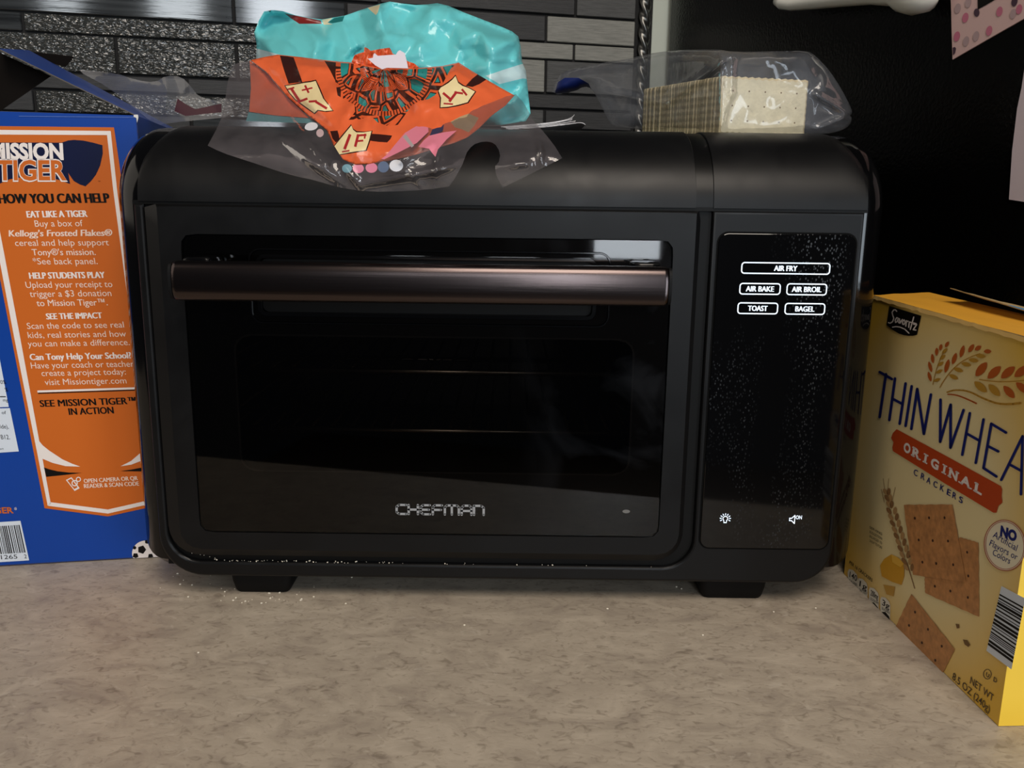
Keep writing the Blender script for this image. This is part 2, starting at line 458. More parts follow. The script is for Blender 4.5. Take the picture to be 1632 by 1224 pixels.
while z < 0.62:                                    # and on up, above the picture
    h = hh[k % 4]; u = -1.5
    while u < U_END-0.01:
        w = min(rr.choice([0.14, 0.2, 0.26]), U_END-u)
        tile(u, u+w, z+0.002, z+h, rr.choice([G, H, SD, BB, SL])); u += w
    z += h+0.0028; k += 1
nf = len(bm.faces)
def wall_slab(u0, u1, z0, z1, d0, d1):
    b2 = box_bm(u0, u1, -d1, -d0, z0, z1)
    b2.transform(Matrix(((U[0], -NW[0], 0, WP[0]), (U[1], -NW[1], 0, WP[1]), (0, 0, 1, 0), (0, 0, 0, 1))))
    return b2
for (u0, u1, d1, m) in ((-1.5, wall_u(1037, 60), 0.002, 0), (wall_u(1037, 60), 1.4, 0.004, 6)):
    b2 = wall_slab(u0, u1, 0.0, 0.75, -0.05, d1)
    k = len(b2.faces); me = bpy.data.meshes.new('t'); b2.to_mesh(me); b2.free(); bm.from_mesh(me); bpy.data.meshes.remove(me); mi.extend([m]*k)
wo = from_bm('wall_back', bm, TM)
for p, i in zip(wo.data.polygons, mi): p.material_index = i
tag(wo, kind='structure')

# twisted metal liner that closes the tiles
u_r = wall_u(1023, 60); b = bmesh.new(); rings = []
NS = 360; zA, zB = 0.002, 0.60
for i in range(NS+1):
    zz = zA+(zB-zA)*i/NS; tw = zz*2*math.pi/0.062
    R = []
    for kx in range(20):
        a = 2*math.pi*kx/20; r = 0.0068*(1+0.20*math.cos(3*(a-tw)))
        R.append(b.verts.new(wpt(u_r+r*math.cos(a), zz, 0.006+r*math.sin(a))))
    rings.append(R)
for A, B in zip(rings, rings[1:]):
    for kx in range(20): b.faces.new((A[kx], A[(kx+1) % 20], B[(kx+1) % 20], B[kx]))
tag(from_bm('trim_1', b, mat('liner_metal', (92, 92, 90), 0.28, metal=0.85), smooth=True), kind='structure')

# ---------------------------------------------------------------- refrigerator
FPt = np.array(wall.at(1056, 100)); NF = -U
fr_u = float((FPt-WP)@U)
fridge_plane = Plane(FPt, NF)
def slab_w(u0, u1, d0, d1, z0, z1, bev=0.0):
    b2 = box_bm(u0, u1, -d1, -d0, z0, z1, bev=bev, seg=3)
    b2.transform(Matrix(((U[0], -NW[0], 0, WP[0]), (U[1], -NW[1], 0, WP[1]), (0, 0, 1, 0), (0, 0, 0, 1))))
    return b2
frm = mat('fridge_black_pebbled', (6, 6, 6), 0.22, spec=0.22, bump=0.2, bump_scale=330)
p0 = wpt(fr_u+0.35, -0.9, 0.4)
fridge = empty('refrigerator', p0, 'tall black pebble-finished refrigerator whose side closes the right of the counter', 'refrigerator')
from_bm('cabinet', slab_w(fr_u, fr_u+0.7, 0.015, 0.80, -0.86, 0.85, 0.006), frm, fridge)
from_bm('door', slab_w(fr_u, fr_u+0.7, 0.805, 0.87, -0.80, 0.85, 0.012), mat('fridge_black_door', (12, 12, 12), 0.25, spec=0.4), fridge)
from_bm('base_grille', slab_w(fr_u+0.02, fr_u+0.68, 0.05, 0.78, -0.90, -0.86), mat('black_plastic', (20, 20, 21), 0.5), fridge)

# ---------------------------------------------------------------- floor and countertop
cF = float((np.array((0.30, -0.207, 0))-WP)@NW)     # distance of the counter's front edge from the wall
b = slab_w(-2.2, 2.2, -0.05, 4.0, -0.93, -0.90)
tag(from_bm('floor', b, mat('floor_vinyl', (92, 80, 68), 0.5, noise_amt=0.2, noise_scale=8)), kind='structure')

def counter_mat():
    m = mat('laminate_counter', (150, 136, 120), 0.42, spec=0.35)
    nt = m.node_tree; b = nt.nodes['Principled BSDF']; tc = nt.nodes['Texture Coordinate']; L = nt.links.new
    n1 = nt.nodes.new('ShaderNodeTexNoise'); n1.inputs['Scale'].default_value = 26; n1.inputs['Detail'].default_value = 9; n1.inputs['Roughness'].default_value = 0.62; n1.inputs['Distortion'].default_value = 1.2
    n2 = nt.nodes.new('ShaderNodeTexNoise'); n2.inputs['Scale'].default_value = 120; n2.inputs['Detail'].default_value = 5; n2.inputs['Distortion'].default_value = 1.5
    n3 = nt.nodes.new('ShaderNodeTexNoise'); n3.inputs['Scale'].default_value = 46; n3.inputs['Detail'].default_value = 4; n3.inputs['Distortion'].default_value = 2.5
    mp = nt.nodes.new('ShaderNodeMapping'); mp.inputs['Scale'].default_value = (1, 1.6, 1); mp.inputs['Rotation'].default_value = (0, 0, 0.6)
    L(tc.outputs['Object'], mp.inputs[0])
    for n in (n1, n2, n3): L(mp.outputs[0], n.inputs['Vector'])
    r1 = nt.nodes.new('ShaderNodeValToRGB'); e = r1.color_ramp.elements
    e[0].position = 0.30; e[0].color = srgb(152, 140, 127); e[1].position = 0.70; e[1].color = srgb(189, 177, 160)
    x = e.new(0.48); x.color = srgb(172, 160, 144)
    L(n1.outputs['Fac'], r1.inputs[0])
    r2 = nt.nodes.new('ShaderNodeValToRGB'); e = r2.color_ramp.elements
    e[0].position = 0.30; e[0].color = srgb(206, 203, 200); e[1].position = 0.46; e[1].color = (1, 1, 1, 1)
    L(n2.outputs['Fac'], r2.inputs[0])
    mx = nt.nodes.new('ShaderNodeMix'); mx.data_type = 'RGBA'; mx.blend_type = 'MULTIPLY'; mx.inputs[0].default_value = 0.85
    L(r1.outputs[0], mx.inputs[6]); L(r2.outputs[0], mx.inputs[7])
    r3 = nt.nodes.new('ShaderNodeValToRGB'); e = r3.color_ramp.elements
    e[0].position = 0.62; e[0].color = (0, 0, 0, 1); e[1].position = 0.72; e[1].color = (1, 1, 1, 1)
    L(n3.outputs['Fac'], r3.inputs[0])
    mx2 = nt.nodes.new('ShaderNodeMix'); mx2.data_type = 'RGBA'; mx2.blend_type = 'MIX'
    mu = nt.nodes.new('ShaderNodeMath'); mu.operation = 'MULTIPLY'; mu.inputs[1].default_value = 0.4
    L(r3.outputs[0], mu.inputs[0]); L(mu.outputs[0], mx2.inputs[0])
    L(mx.outputs[2], mx2.inputs[6]); mx2.inputs[7].default_value = srgb(201, 191, 176)
    L(mx2.outputs[2], b.inputs['Base Color'])
    bp = nt.nodes.new('ShaderNodeBump'); bp.inputs['Strength'].default_value = 0.25; bp.inputs['Distance'].default_value = 0.0008
    L(n2.outputs['Fac'], bp.inputs['Height']); L(bp.outputs['Normal'], b.inputs['Normal'])
    return m
ct = from_bm('countertop', slab_w(-1.45, fr_u-0.004, 0.007, cF, -0.04, 0.0, 0.004), counter_mat())
tag(ct, 'mottled beige-grey laminate countertop running under the toaster oven and boxes', 'countertop')
base_c = from_bm('base_cabinet', slab_w(-1.45, fr_u-0.004, 0.007, cF-0.03, -0.90, -0.0405, 0.003), mat('cabinet_dark_wood', (52, 38, 30), 0.45, noise_amt=0.15))
tag(base_c, 'dark wooden base cabinet carrying the beige-grey countertop', 'cabinet')

# ================================================================== TOASTER OVEN
m_matte = mat('oven_matte_black', (11, 11, 12), 0.36, spec=0.27, rough_var=0.10)
m_gloss = mat('oven_gloss_black', (7, 7, 8), 0.10, spec=0.45)
m_dark = mat('oven_recess_black', (6, 6, 6), 0.5, spec=0.2)
m_rub = mat('oven_rubber', (7, 7, 8), 0.6, spec=0.2)
oven = empty('toaster_oven', (-0.008, 0.15, 0.0), 'large black air-fryer toaster oven with long bar handle on the counter', 'toaster oven')

SEAM, TOP, BOT = 0.278, 0.3295, 0.0175
RY, RZ, YB = 0.066, TOP-SEAM, 0.36
def profile(inset, n=14):
    """side profile (y, z): front face, quarter round, flat top, back, bottom; pulled in by inset"""
    p = [(0.004+inset, BOT+0.012+inset), (0.004+inset, SEAM)]
    for i in range(1, n+1):
        a = math.pi/2*i/n
        p.append((RY-(RY-0.004-inset)*math.cos(a), SEAM+(RZ-inset)*math.sin(a)))
    p += [(YB-0.02-inset, TOP-inset), (YB-inset, TOP-0.02-inset), (YB-inset, BOT+inset), (0.03+inset, BOT+inset), (0.016+inset, BOT+0.003+inset)]
    return p
XL, XR, RE = -0.2645, 0.2465, 0.020
b = bmesh.new(); rings = []
st = [(XL+RE*(1-math.cos(math.pi/2*i/8)), RE*(1-math.sin(math.pi/2*i/8))) for i in range(9)]
st += [(XR-RE*(1-math.cos(math.pi/2*i/8)), RE*(1-math.sin(math.pi/2*i/8))) for i in range(8, -1, -1)]
for x, ins in st: rings.append([b.verts.new((x, y, zz)) for y, zz in profile(ins)])
np_ = len(rings[0])
for A, B in zip(rings, rings[1:]):
    for k in range(np_): b.faces.new((A[k], A[(k+1) % np_], B[(k+1) % np_], B[k]))
b.faces.new(rings[0]); b.faces.new(rings[-1][::-1])
housing = autosmooth(from_bm('housing', b, m_gloss, oven), 40)

def cover(name, x0, x1, rl, rr_, m=None, off=0.0016):
    """matte curved top cover lying on the housing, its outer ends rounded by rl / rr_"""
    b = bmesh.new(); rings = []
    xs = []
    n = 6
    for i in range(n+1): xs.append((x0+rl*(1-math.cos(math.pi/2*i/n)), rl*(1-math.sin(math.pi/2*i/n))))
    for i in range(n, -1, -1): xs.append((x1-rr_*(1-math.cos(math.pi/2*i/n)), rr_*(1-math.sin(math.pi/2*i/n))))
    for x, ins in xs:
        R = []
        for lay in (0, 1):
            o = off if lay == 0 else -0.002
            L = [(-o+0.0014, SEAM+0.0007)]
            for i in range(0, 21):
                a = math.pi/2*i/20
                L.append((RY-(RY-0.0014+o)*math.cos(a), SEAM+0.0007+(RZ-0.0007+o-ins*math.sin(a))*math.sin(a)))
            L.append((0.30, TOP+o-ins))
            R += L if lay == 0 else L[::-1]
        rings.append([b.verts.new((x, y, zz)) for y, zz in R])
    n2 = len(rings[0])
    for A, B in zip(rings, rings[1:]):
        for k in range(n2): b.faces.new((A[k], A[(k+1) % n2], B[(k+1) % n2], B[k]))
    b.faces.new(rings[0]); b.faces.new(rings[-1][::-1])
    return autosmooth(from_bm(name, b, m or m_matte, oven), 40)
cover('divider_strip', 0.1176, 0.1289, 0.0004, 0.0004, mat('divider_black', (9, 9, 9), 0.34, spec=0.2), 0.0006)
cover('top_cover', -0.2435, 0.1175, 0.016, 0.0006)
cover('top_cover', 0.1290, 0.2285, 0.0006, 0.016)

# front frame: left strip, bottom bar and right panel in one piece, with the door opening cut out
ax0, ax1, az0, az1 = -0.2470, 0.2275, 0.0185, SEAM-0.0008
out = []
def arc(cx, cz, r, a0, a1, n=10): return [(cx+r*math.cos(math.radians(a0+(a1-a0)*i/n)), cz+r*math.sin(math.radians(a0+(a1-a0)*i/n))) for i in range(n+1)]
outl = arc(ax0+0.030, az0+0.030, 0.030, 180, 270)+arc(ax1-0.026, az0+0.026, 0.026, 270, 360)+[(ax1, az1), (0.1288, az1)]
outl += arc(0.1288-0.021, 0.0297+0.021, 0.021, 360, 270)+arc(-0.2402+0.022, 0.0297+0.022, 0.022, 270, 180)+[(-0.2402, az1), (ax0, az1)]
# control panel opening is a separate glass laid 0.6 mm proud of the frame
b = prism_bm(outl, 0.0, 0.020, bev=0.0022, seg=3)
flat_front(autosmooth(from_bm('front_frame', b, m_matte, oven), 30))
b = box_bm(-0.243, 0.131, 0.0036, 0.0042, 0.026, SEAM)
from_bm('door_recess', b, m_dark, oven)

b = box_bm(-0.2475, 0.2290, 0.0008, 0.0045, SEAM-0.0012, SEAM+0.0012)
from_bm('seam_shade_strip', b, m_dark, oven)  # black strip stands in for the shade in the seam

# door
dx0, dx1, dz0, dz1 = -0.2388, 0.1206, 0.0355, SEAM-0.0012
dpts = rrect(dx0, dx1, dz0, dz1, 0, rs=(0.021, 0.020, 0.0, 0.0))
gx0, gx1, gz0, gz1 = -0.2153, 0.1032, 0.0541, 0.2583
b = bmesh.new()
inner = rrect(gx0, gx1, gz0, gz1, 0.007)
def match(poly, n=72):
    P = resample(poly, 0.0005); L = [0]
    for a, c in zip(P, P[1:]+P[:1]): L.append(L[-1]+math.hypot(c[0]-a[0], c[1]-a[1]))
    return P, L
def ring_by_angle(poly, c, n=240):
    P = np.array(resample(poly, 0.0004)); out = []
    ang = np.arctan2(P[:, 1]-c[1], P[:, 0]-c[0])
    for i in range(n):
        a = -math.pi+2*math.pi*i/n; k = np.argmin(np.abs(np.angle(np.exp(1j*(ang-a))))); out.append(tuple(P[k]))
    return out
dc = ((gx0+gx1)/2, (gz0+gz1)/2)
b = bmesh.new()
yo, yi = -0.0060, -0.0050
O = ring_by_angle(dpts, dc); I = ring_by_angle(inner, dc)
sh = ring_by_angle(rrect(dx0+0.0095, dx1-0.0035, dz0+0.006, dz1-0.0012, 0, rs=(0.014, 0.015, 0, 0)), dc)
loops = [(O, 0.003), (O, -0.0018), (sh, yo), (I, yo), (I, yi+0.0022), (I, 0.003)]
VR = [[b.verts.new((p[0], y, p[1])) for p in L] for L, y in loops]
for A, B in zip(VR, VR[1:]):
    for k in range(len(A)): b.faces.new((A[k], A[(k+1) % len(A)], B[(k+1) % len(A)], B[k]))
bmesh.ops.remove_doubles(b, verts=b.verts, dist=1e-6)
door = flat_front(autosmooth(from_bm('door', b, m_matte, oven), 25))
# door glass: dark tinted pane
def dark_glass():
    m = bpy.data.materials.new('oven_door_glass'); m.use_nodes = True; nt = m.node_tree; nt.nodes.clear(); L = nt.links.new
    out = nt.nodes.new('ShaderNodeOutputMaterial')
    tr = nt.nodes.new('ShaderNodeBsdfTransparent'); tr.inputs[0].default_value = (0.26, 0.235, 0.22, 1)
    gl = nt.nodes.new('ShaderNodeBsdfGlossy'); gl.inputs['Roughness'].default_value = 0.03
    df = nt.nodes.new('ShaderNodeBsdfDiffuse'); df.inputs[0].default_value = srgb(150, 155, 165)
    fr = nt.nodes.new('ShaderNodeFresnel'); fr.inputs[0].default_value = 1.5
    mx = nt.nodes.new('ShaderNodeMixShader'); m2 = nt.nodes.new('ShaderNodeMixShader')
    tc = nt.nodes.new('ShaderNodeTexCoord'); n = nt.nodes.new('ShaderNodeTexNoise'); n.inputs['Scale'].default_value = 16; n.inputs['Detail'].default_value = 7; n.inputs['Distortion'].default_value = 0.8
    L(tc.outputs['Object'], n.inputs['Vector'])
    mr = nt.nodes.new('ShaderNodeMapRange'); mr.inputs[1].default_value = 0.52; mr.inputs[2].default_value = 0.78; mr.inputs[3].default_value = 0.0; mr.inputs[4].default_value = 0.06
    sx = nt.nodes.new('ShaderNodeSeparateXYZ'); L(tc.outputs['Object'], sx.inputs[0])
    gx = nt.nodes.new('ShaderNodeMapRange'); gx.inputs[1].default_value = 0.0; gx.inputs[2].default_value = 0.11; L(sx.outputs[0], gx.inputs[0])
    mm = nt.nodes.new('ShaderNodeMath'); mm.operation = 'MULTIPLY'; L(gx.outputs[0], mm.inputs[1])
    L(n.outputs['Fac'], mr.inputs[0]); L(mr.outputs[0], mm.inputs[0]); L(mm.outputs[0], m2.inputs[0])
    L(fr.outputs[0], mx.inputs[0]); L(tr.outputs[0], mx.inputs[1]); L(gl.outputs[0], mx.inputs[2])
    L(mx.outputs[0], m2.inputs[1]); L(df.outputs[0], m2.inputs[2]); L(m2.outputs[0], out.inputs[0])
    return m
gp = rrect(gx0+0.0006, gx1-0.0006, gz0+0.0006, gz1-0.0006, 0.0065)
b = bmesh.new(); b.faces.new([b.verts.new((x, -0.0052, zz)) for x, zz in gp])
glass = from_bm('window_glass', b, dark_glass(), door, normals=False)
tag(glass, 'dark tinted glass pane')
# black mask printed behind the glass round the see-through window, with the raised window seal
wx0, wx1, wz0, wz1 = -0.1850, 0.0812, 0.0985, 0.1935
mask_o = ring_by_angle(rrect(gx0+.001, gx1-.001, gz0+.001, gz1-.001, 0.006), ((wx0+wx1)/2, (wz0+wz1)/2))
mask_i = ring_by_angle(rrect(wx0, wx1, wz0, wz1, 0.011), ((wx0+wx1)/2, (wz0+wz1)/2))
b = ring_bm(mask_o, mask_i, -0.0046, -0.0036); bmesh.ops.remove_doubles(b, verts=b.verts, dist=1e-6)
from_bm('window_mask', b, mat('window_mask_black', (17, 17, 18), 0.45), door)
wi2 = ring_by_angle(rrect(wx0+.0012, wx1-.0012, wz0+.0012, wz1-.0012, 0.010), ((wx0+wx1)/2, (wz0+wz1)/2))
b = ring_bm(mask_i, wi2, -0.0051, -0.003); bmesh.ops.remove_doubles(b, verts=b.verts, dist=1e-6)
from_bm('window_seal', b, mat('seal_grey', (70, 68, 65), 0.4), door)
# long recess rim behind the handle
def rim(x0, x1, z0, z1, r, w, y0, y1, name, m):
    c = ((x0+x1)/2, (z0+z1)/2)
    b = bmesh.new(); L = []
    for (ins, y) in ((0, y1), (0.0004, y0), (w-0.0004, y0), (w, y1)):
        L.append([b.verts.new((p[0], y, p[1])) for p in rrect(x0+ins, x1-ins, z0+ins, z1-ins, max(r-ins, .0005))])
    for A, B in zip(L, L[1:]):
        for k in range(len(A)): b.faces.new((A[k], A[(k+1) % len(A)], B[(k+1) % len(A)], B[k]))
    return autosmooth(from_bm(name, b, m, door), 50)
rim(-0.1724, 0.0636, 0.2005, 0.2500, 0.008, 0.0016, -0.0066, -0.0050, 'vent_rim', m_gloss)
rim(-0.1672, 0.0545, 0.2055, 0.2462, 0.006, 0.0030, -0.0082, -0.0050, 'vent_rim', m_gloss)
b = prism_bm(rrect(-0.1640, 0.0513, 0.2085, 0.2432, 0.004), -0.0054, -0.0050)
from_bm('vent_panel', b, m_dark, door)

# handle
hx0, hx1, hz, hy = -0.2088, 0.0952, 0.2311, -0.0355
sec = []
for k in range(32):
    a = 2*math.pi*k/32; c, s = math.cos(a), math.sin(a)
    sec.append((math.copysign(abs(c)**0.62, c)*0.0080, math.copysign(abs(s)**0.75, s)*0.0123))
b = bmesh.new(); rings = []
for (x, k) in ((hx0, 0.86), (hx0+0.0012, 0.97), (hx0+0.003, 1), (hx1-0.003, 1), (hx1-0.0012, 0.97), (hx1, 0.86)):
    rings.append([b.verts.new((x, hy+y*k, hz+zz*k)) for y, zz in sec])
for A, B in zip(rings, rings[1:]):
    for k in range(32): b.faces.new((A[k], A[(k+1) % 32], B[(k+1) % 32], B[k]))
b.faces.new(rings[0]); b.faces.new(rings[-1][::-1])
mh = mat('handle_dark_chrome', (84, 75, 74), 0.25, metal=1.0)
nt = mh.node_tree; pb = nt.nodes['Principled BSDF']; tc = nt.nodes['Texture Coordinate']
mp = nt.nodes.new('ShaderNodeMapping'); mp.inputs['Scale'].default_value = (6, 300, 300)
nn = nt.nodes.new('ShaderNodeTexNoise'); nn.inputs['Scale'].default_value = 4
nt.links.new(tc.outputs['Object'], mp.inputs[0]); nt.links.new(mp.outputs[0], nn.inputs['Vector'])
bp = nt.nodes.new('ShaderNodeBump'); bp.inputs['Strength'].default_value = 0.05; bp.inputs['Distance'].default_value = 0.001
nt.links.new(nn.outputs['Fac'], bp.inputs['Height']); nt.links.new(bp.outputs['Normal'], pb.inputs['Normal'])
handle = autosmooth(from_bm('handle', b, mh, door), 40); tag(handle, 'dark brushed metal bar handle')
for x in (hx0+0.012, hx1-0.012):
    b = box_bm(x-0.009, x+0.009, hy+0.003, -0.0055, hz-0.008, hz+0.014, bev=0.003)
    autosmooth(from_bm('handle_post', b, m_gloss, door), 40)
for x0, x1 in ((hx0-0.0016, hx0+0.0002), (hx1-0.0002, hx1+0.0016)):
    b = bmesh.new(); rg = [[b.verts.new((x, hy+y*k, hz+zz*k)) for y, zz in sec] for x, k in ((x0, 0.93), (x1, 0.93))]
    for k in range(32): b.faces.new((rg[0][k], rg[0][(k+1) % 32], rg[1][(k+1) % 32], rg[1][k]))
    b.faces.new(rg[0]); b.faces.new(rg[1][::-1])
    from_bm('handle_cap', b, m_rub, door)

# maker's name on the glass (rounded capitals drawn as strokes)
def front(y): return lambda u, v, lift: Vector((u, y-lift, v))
A = Art(front(-0.0055))
lx, lz0, lh, sw = -0.0786, 0.0691, 0.0066, 0.00158
adv = 0.0603/7.24
def S(pts, i): A.stroke([(lx+i+p[0]*adv*0.80, lz0+p[1]*lh) for p in pts], sw)
step = adv
S([(1, 1), (.25, 1), (0, .8), (0, .2), (.25, 0), (1, 0)], 0)
S([(0, 1), (0, 0)], step); S([(.95, 1), (.95, 0)], step); S([(0, .5), (.95, .5)], step)
S([(.95, 1), (.25, 1), (0, .8), (0, .2), (.25, 0), (.95, 0)], step*2); S([(0, .5), (.85, .5)], step*2)
S([(.95, 1), (.2, 1), (0, .8), (0, 0)], step*3); S([(0, .5), (.85, .5)], step*3)
S([(0, 0), (0, .8), (.2, 1), (1.25, 1), (1.45, .8), (1.45, 0)], step*4); S([(.72, 1), (.72, 0)], step*4)
S([(0, 0), (0, .8), (.2, 1), (.8, 1), (1, .8), (1, 0)], step*5.4); S([(0, .42), (1, .42)], step*5.4)
S([(0, 0), (0, 1), (.75, 1), (1, .8), (1, 0)], step*6.42)
A.build('maker_name', mat('logo_grey', (152, 153, 155), 0.5), door)
A = Art(front(-0.0055)); A.disc((0.0800, 0.0730), 0.0026, 0.0013); A.build('reflection_dot', mat('reflection_grey', (110, 108, 104), 0.4), door)  # hinge reflection in the glass, painted as a small grey ellipse

# cooking cavity and racks seen through the glass
b = bmesh.new(); cx0, cx1, cy1, cz0, cz1 = -0.215, 0.100, 0.30, 0.075, 0.250
P = [(cx0, cz0), (cx1, cz0), (cx1, cz1), (cx0, cz1)]
F0 = [b.verts.new((x, 0.0034, z)) for x, z in P]; F1 = [b.verts.new((x, cy1, z)) for x, z in P]
for k in range(4): b.faces.new((F0[k], F0[(k+1) % 4], F1[(k+1) % 4], F1[k]))
b.faces.new(F1)
# a hole in the housing front and recess is needed for the cavity: cut both
def cut(o, x0, x1, y0, y1, z0, z1):
    me = o.data; off = Vector((0, 0, 0)); q = o.parent
    while q: off += q.location; q = q.parent
    bm2 = bmesh.new(); bm2.from_mesh(me); bm2.transform(Matrix.Translation(off))
    for co, no in (((x0, 0, 0), (1, 0, 0)), ((x1, 0, 0), (1, 0, 0)), ((0, 0, z0), (0, 0, 1)), ((0, 0, z1), (0, 0, 1))):
        bmesh.ops.bisect_plane(bm2, geom=bm2.verts[:]+bm2.edges[:]+bm2.faces[:], plane_co=co, plane_no=no, dist=1e-6)
    kill = []
    for f in bm2.faces:
        c = f.calc_center_median()
        if x0 < c.x < x1 and z0 < c.z < z1 and y0 < c.y < y1: kill.append(f)
    bmesh.ops.delete(bm2, geom=kill, context='FACES')
    bm2.transform(Matrix.Translation(-off)); bm2.to_mesh(me); bm2.free()
cut(housing, cx0, cx1, -0.01, 0.03, cz0, cz1)
cut([o for o in oven.children if o.name.startswith('door_recess')][0], cx0, cx1, -0.01, 0.03, cz0, cz1)
cav = from_bm('cooking_cavity', b, mat('cavity_enamel', (36, 33, 31), 0.35), oven, normals=False)
def rack(z, name):
    b = bmesh.new()
    fr = [(cx0+.004, .012, z), (cx1-.004, .012, z), (cx1-.004, cy1-.01, z), (cx0+.004, cy1-.01, z), (cx0+.004, .012, z)]
    tube_bm(fr, 0.0022, 8, b)
    for i in range(1, 22):
        x = cx0+.004+(cx1-cx0-.008)*i/22; tube_bm([(x, .012, z), (x, cy1-.01, z)], 0.0011, 6, b)
    return from_bm(name, b, mat('rack_wire', (190, 178, 160), 0.3, metal=1.0), cav, smooth=True)
rack(0.166, 'wire_rack'); rack(0.124, 'wire_rack')

# control panel
cpx0, cpx1, cpz0, cpz1 = 0.1334, 0.2230, 0.0452, 0.2630
def panel_mat():
    m = mat('control_glass', (7, 7, 8), 0.06, spec=0.5)
    nt = m.node_tree; b = nt.nodes['Principled BSDF']; tc = nt.nodes['Texture Coordinate']; L = nt.links.new
    n = nt.nodes.new('ShaderNodeTexVoronoi'); n.inputs['Scale'].default_value = 480
    mp = nt.nodes.new('ShaderNodeMapping'); mp.inputs['Scale'].default_value = (1.2, 1, 0.75); L(tc.outputs['Object'], mp.inputs[0]); L(mp.outputs[0], n.inputs['Vector'])
    n2 = nt.nodes.new('ShaderNodeTexNoise'); n2.inputs['Scale'].default_value = 14; n2.inputs['Detail'].default_value = 3
    mp2 = nt.nodes.new('ShaderNodeMapping'); mp2.inputs['Scale'].default_value = (2.2, 1, 0.35); L(tc.outputs['Object'], mp2.inputs[0]); L(mp2.outputs[0], n2.inputs['Vector'])
    a = nt.nodes.new('ShaderNodeMapRange'); a.inputs[1].default_value = 0.22; a.inputs[2].default_value = 0.34; a.inputs[3].default_value = 1; a.inputs[4].default_value = 0
    c = nt.nodes.new('ShaderNodeMapRange'); c.inputs[1].default_value = 0.48; c.inputs[2].default_value = 0.66
    L(n.outputs['Distance'], a.inputs[0]); L(n2.outputs['Fac'], c.inputs[0])
    mu = nt.nodes.new('ShaderNodeMath'); mu.operation = 'MULTIPLY'; L(a.outputs[0], mu.inputs[0]); L(c.outputs[0], mu.inputs[1])
    mx = nt.nodes.new('ShaderNodeMix'); mx.data_type = 'RGBA'; L(mu.outputs[0], mx.inputs[0]); mx.inputs[6].default_value = srgb(7, 7, 8); mx.inputs[7].default_value = srgb(44, 47, 50)
    L(mx.outputs[2], b.inputs['Base Color'])
    r = nt.nodes.new('ShaderNodeMapRange'); r.inputs[3].default_value = 0.06; r.inputs[4].default_value = 0.5; L(mu.outputs[0], r.inputs[0]); L(r.outputs[0], b.inputs['Roughness'])
    return m
b = prism_bm(rrect(cpx0, cpx1, cpz0, cpz1, 0.0065), -0.0012, 0.004, bev=0.0006, seg=2)
panel = flat_front(autosmooth(from_bm('control_panel', b, panel_mat(), oven), 30))
m_gap = mat('gap_black', (3, 3, 3), 0.7, spec=0.1)
b = ring_bm(rrect(cpx0-.0010, cpx1+.0010, cpz0-.0010, cpz1+.0010, 0.0075), rrect(cpx0+.0002, cpx1-.0002, cpz0+.0002, cpz1-.0002, 0.0063), -0.0004, 0.002)
from_bm('panel_gap', b, m_gap, oven)
m_led = mat('touch_led_white', (225, 238, 250), 0.4, emit=(222, 238, 255, 0.95))
def button(txt, x0, x1, z0, z1, tw):
    A = Art(front(-0.0016)); r = 0.0022; w = 0.00075
    o = rrect(x0, x1, z0, z1, r, 5); i = rrect(x0+w, x1-w, z0+w, z1-w, r-w, 5); n = len(o)
    for k in range(n): A.poly([o[k], o[(k+1) % n], i[(k+1) % n], i[k]])
    cx, cz = (x0+x1)/2, (z0+z1)/2; h = 0.0034
    A.text(txt, (cx-tw/2, cz-h/2), (cx+tw/2, cz-h/2), (0, h), heavy=0.05)
    o = A.build('touch_button', m_led, panel); tag(o, 'lit white outlined touch button reading %s' % txt)
button('AIR FRY', 0.1490, 0.2073, 0.2369, 0.2446, 0.0153)
button('AIR BAKE', 0.1487, 0.1759, 0.2233, 0.2310, 0.0186)
button('AIR BROIL', 0.1797, 0.2064, 0.2233, 0.2311, 0.0196)
button('TOAST', 0.1483, 0.1752, 0.2104, 0.2182, 0.0130)
button('BAGEL', 0.1795, 0.2063, 0.2104, 0.2182, 0.0127)
A = Art(front(-0.0016)); c = (0.1498, 0.0672)
A.ring(c, 0.0019, 0.0019, 0.00055, a0=-55, a1=235); A.stroke([(c[0]-.001, c[1]-.0015), (c[0]-.0008, c[1]-.0030), (c[0]+.0008, c[1]-.0030), (c[0]+.001, c[1]-.0015)], 0.0005)
for k in range(9):
    a = math.radians(-25+230*k/8); A.stroke([(c[0]+.0027*math.cos(a), c[1]+.0027*math.sin(a)), (c[0]+.0037*math.cos(a), c[1]+.0037*math.sin(a))], 0.0005)
tag(A.build('light_icon', m_led, panel), 'lit light bulb symbol')
A = Art(front(-0.0016)); c = (0.1972, 0.0672)
A.stroke([(c[0]-.0026, c[1]+.0009), (c[0]-.0012, c[1]+.0009), (c[0]+.0009, c[1]+.0030), (c[0]+.0009, c[1]-.0030), (c[0]-.0012, c[1]-.0009), (c[0]-.0026, c[1]-.0009), (c[0]-.0026, c[1]+.0009)], 0.0006)
A.text('ON', (c[0]+.0016, c[1]+.0003), (c[0]+.0058, c[1]+.0003), (0, .0026), bold=0.02)
tag(A.build('sound_icon', m_led, panel), 'lit loudspeaker symbol with the word ON')

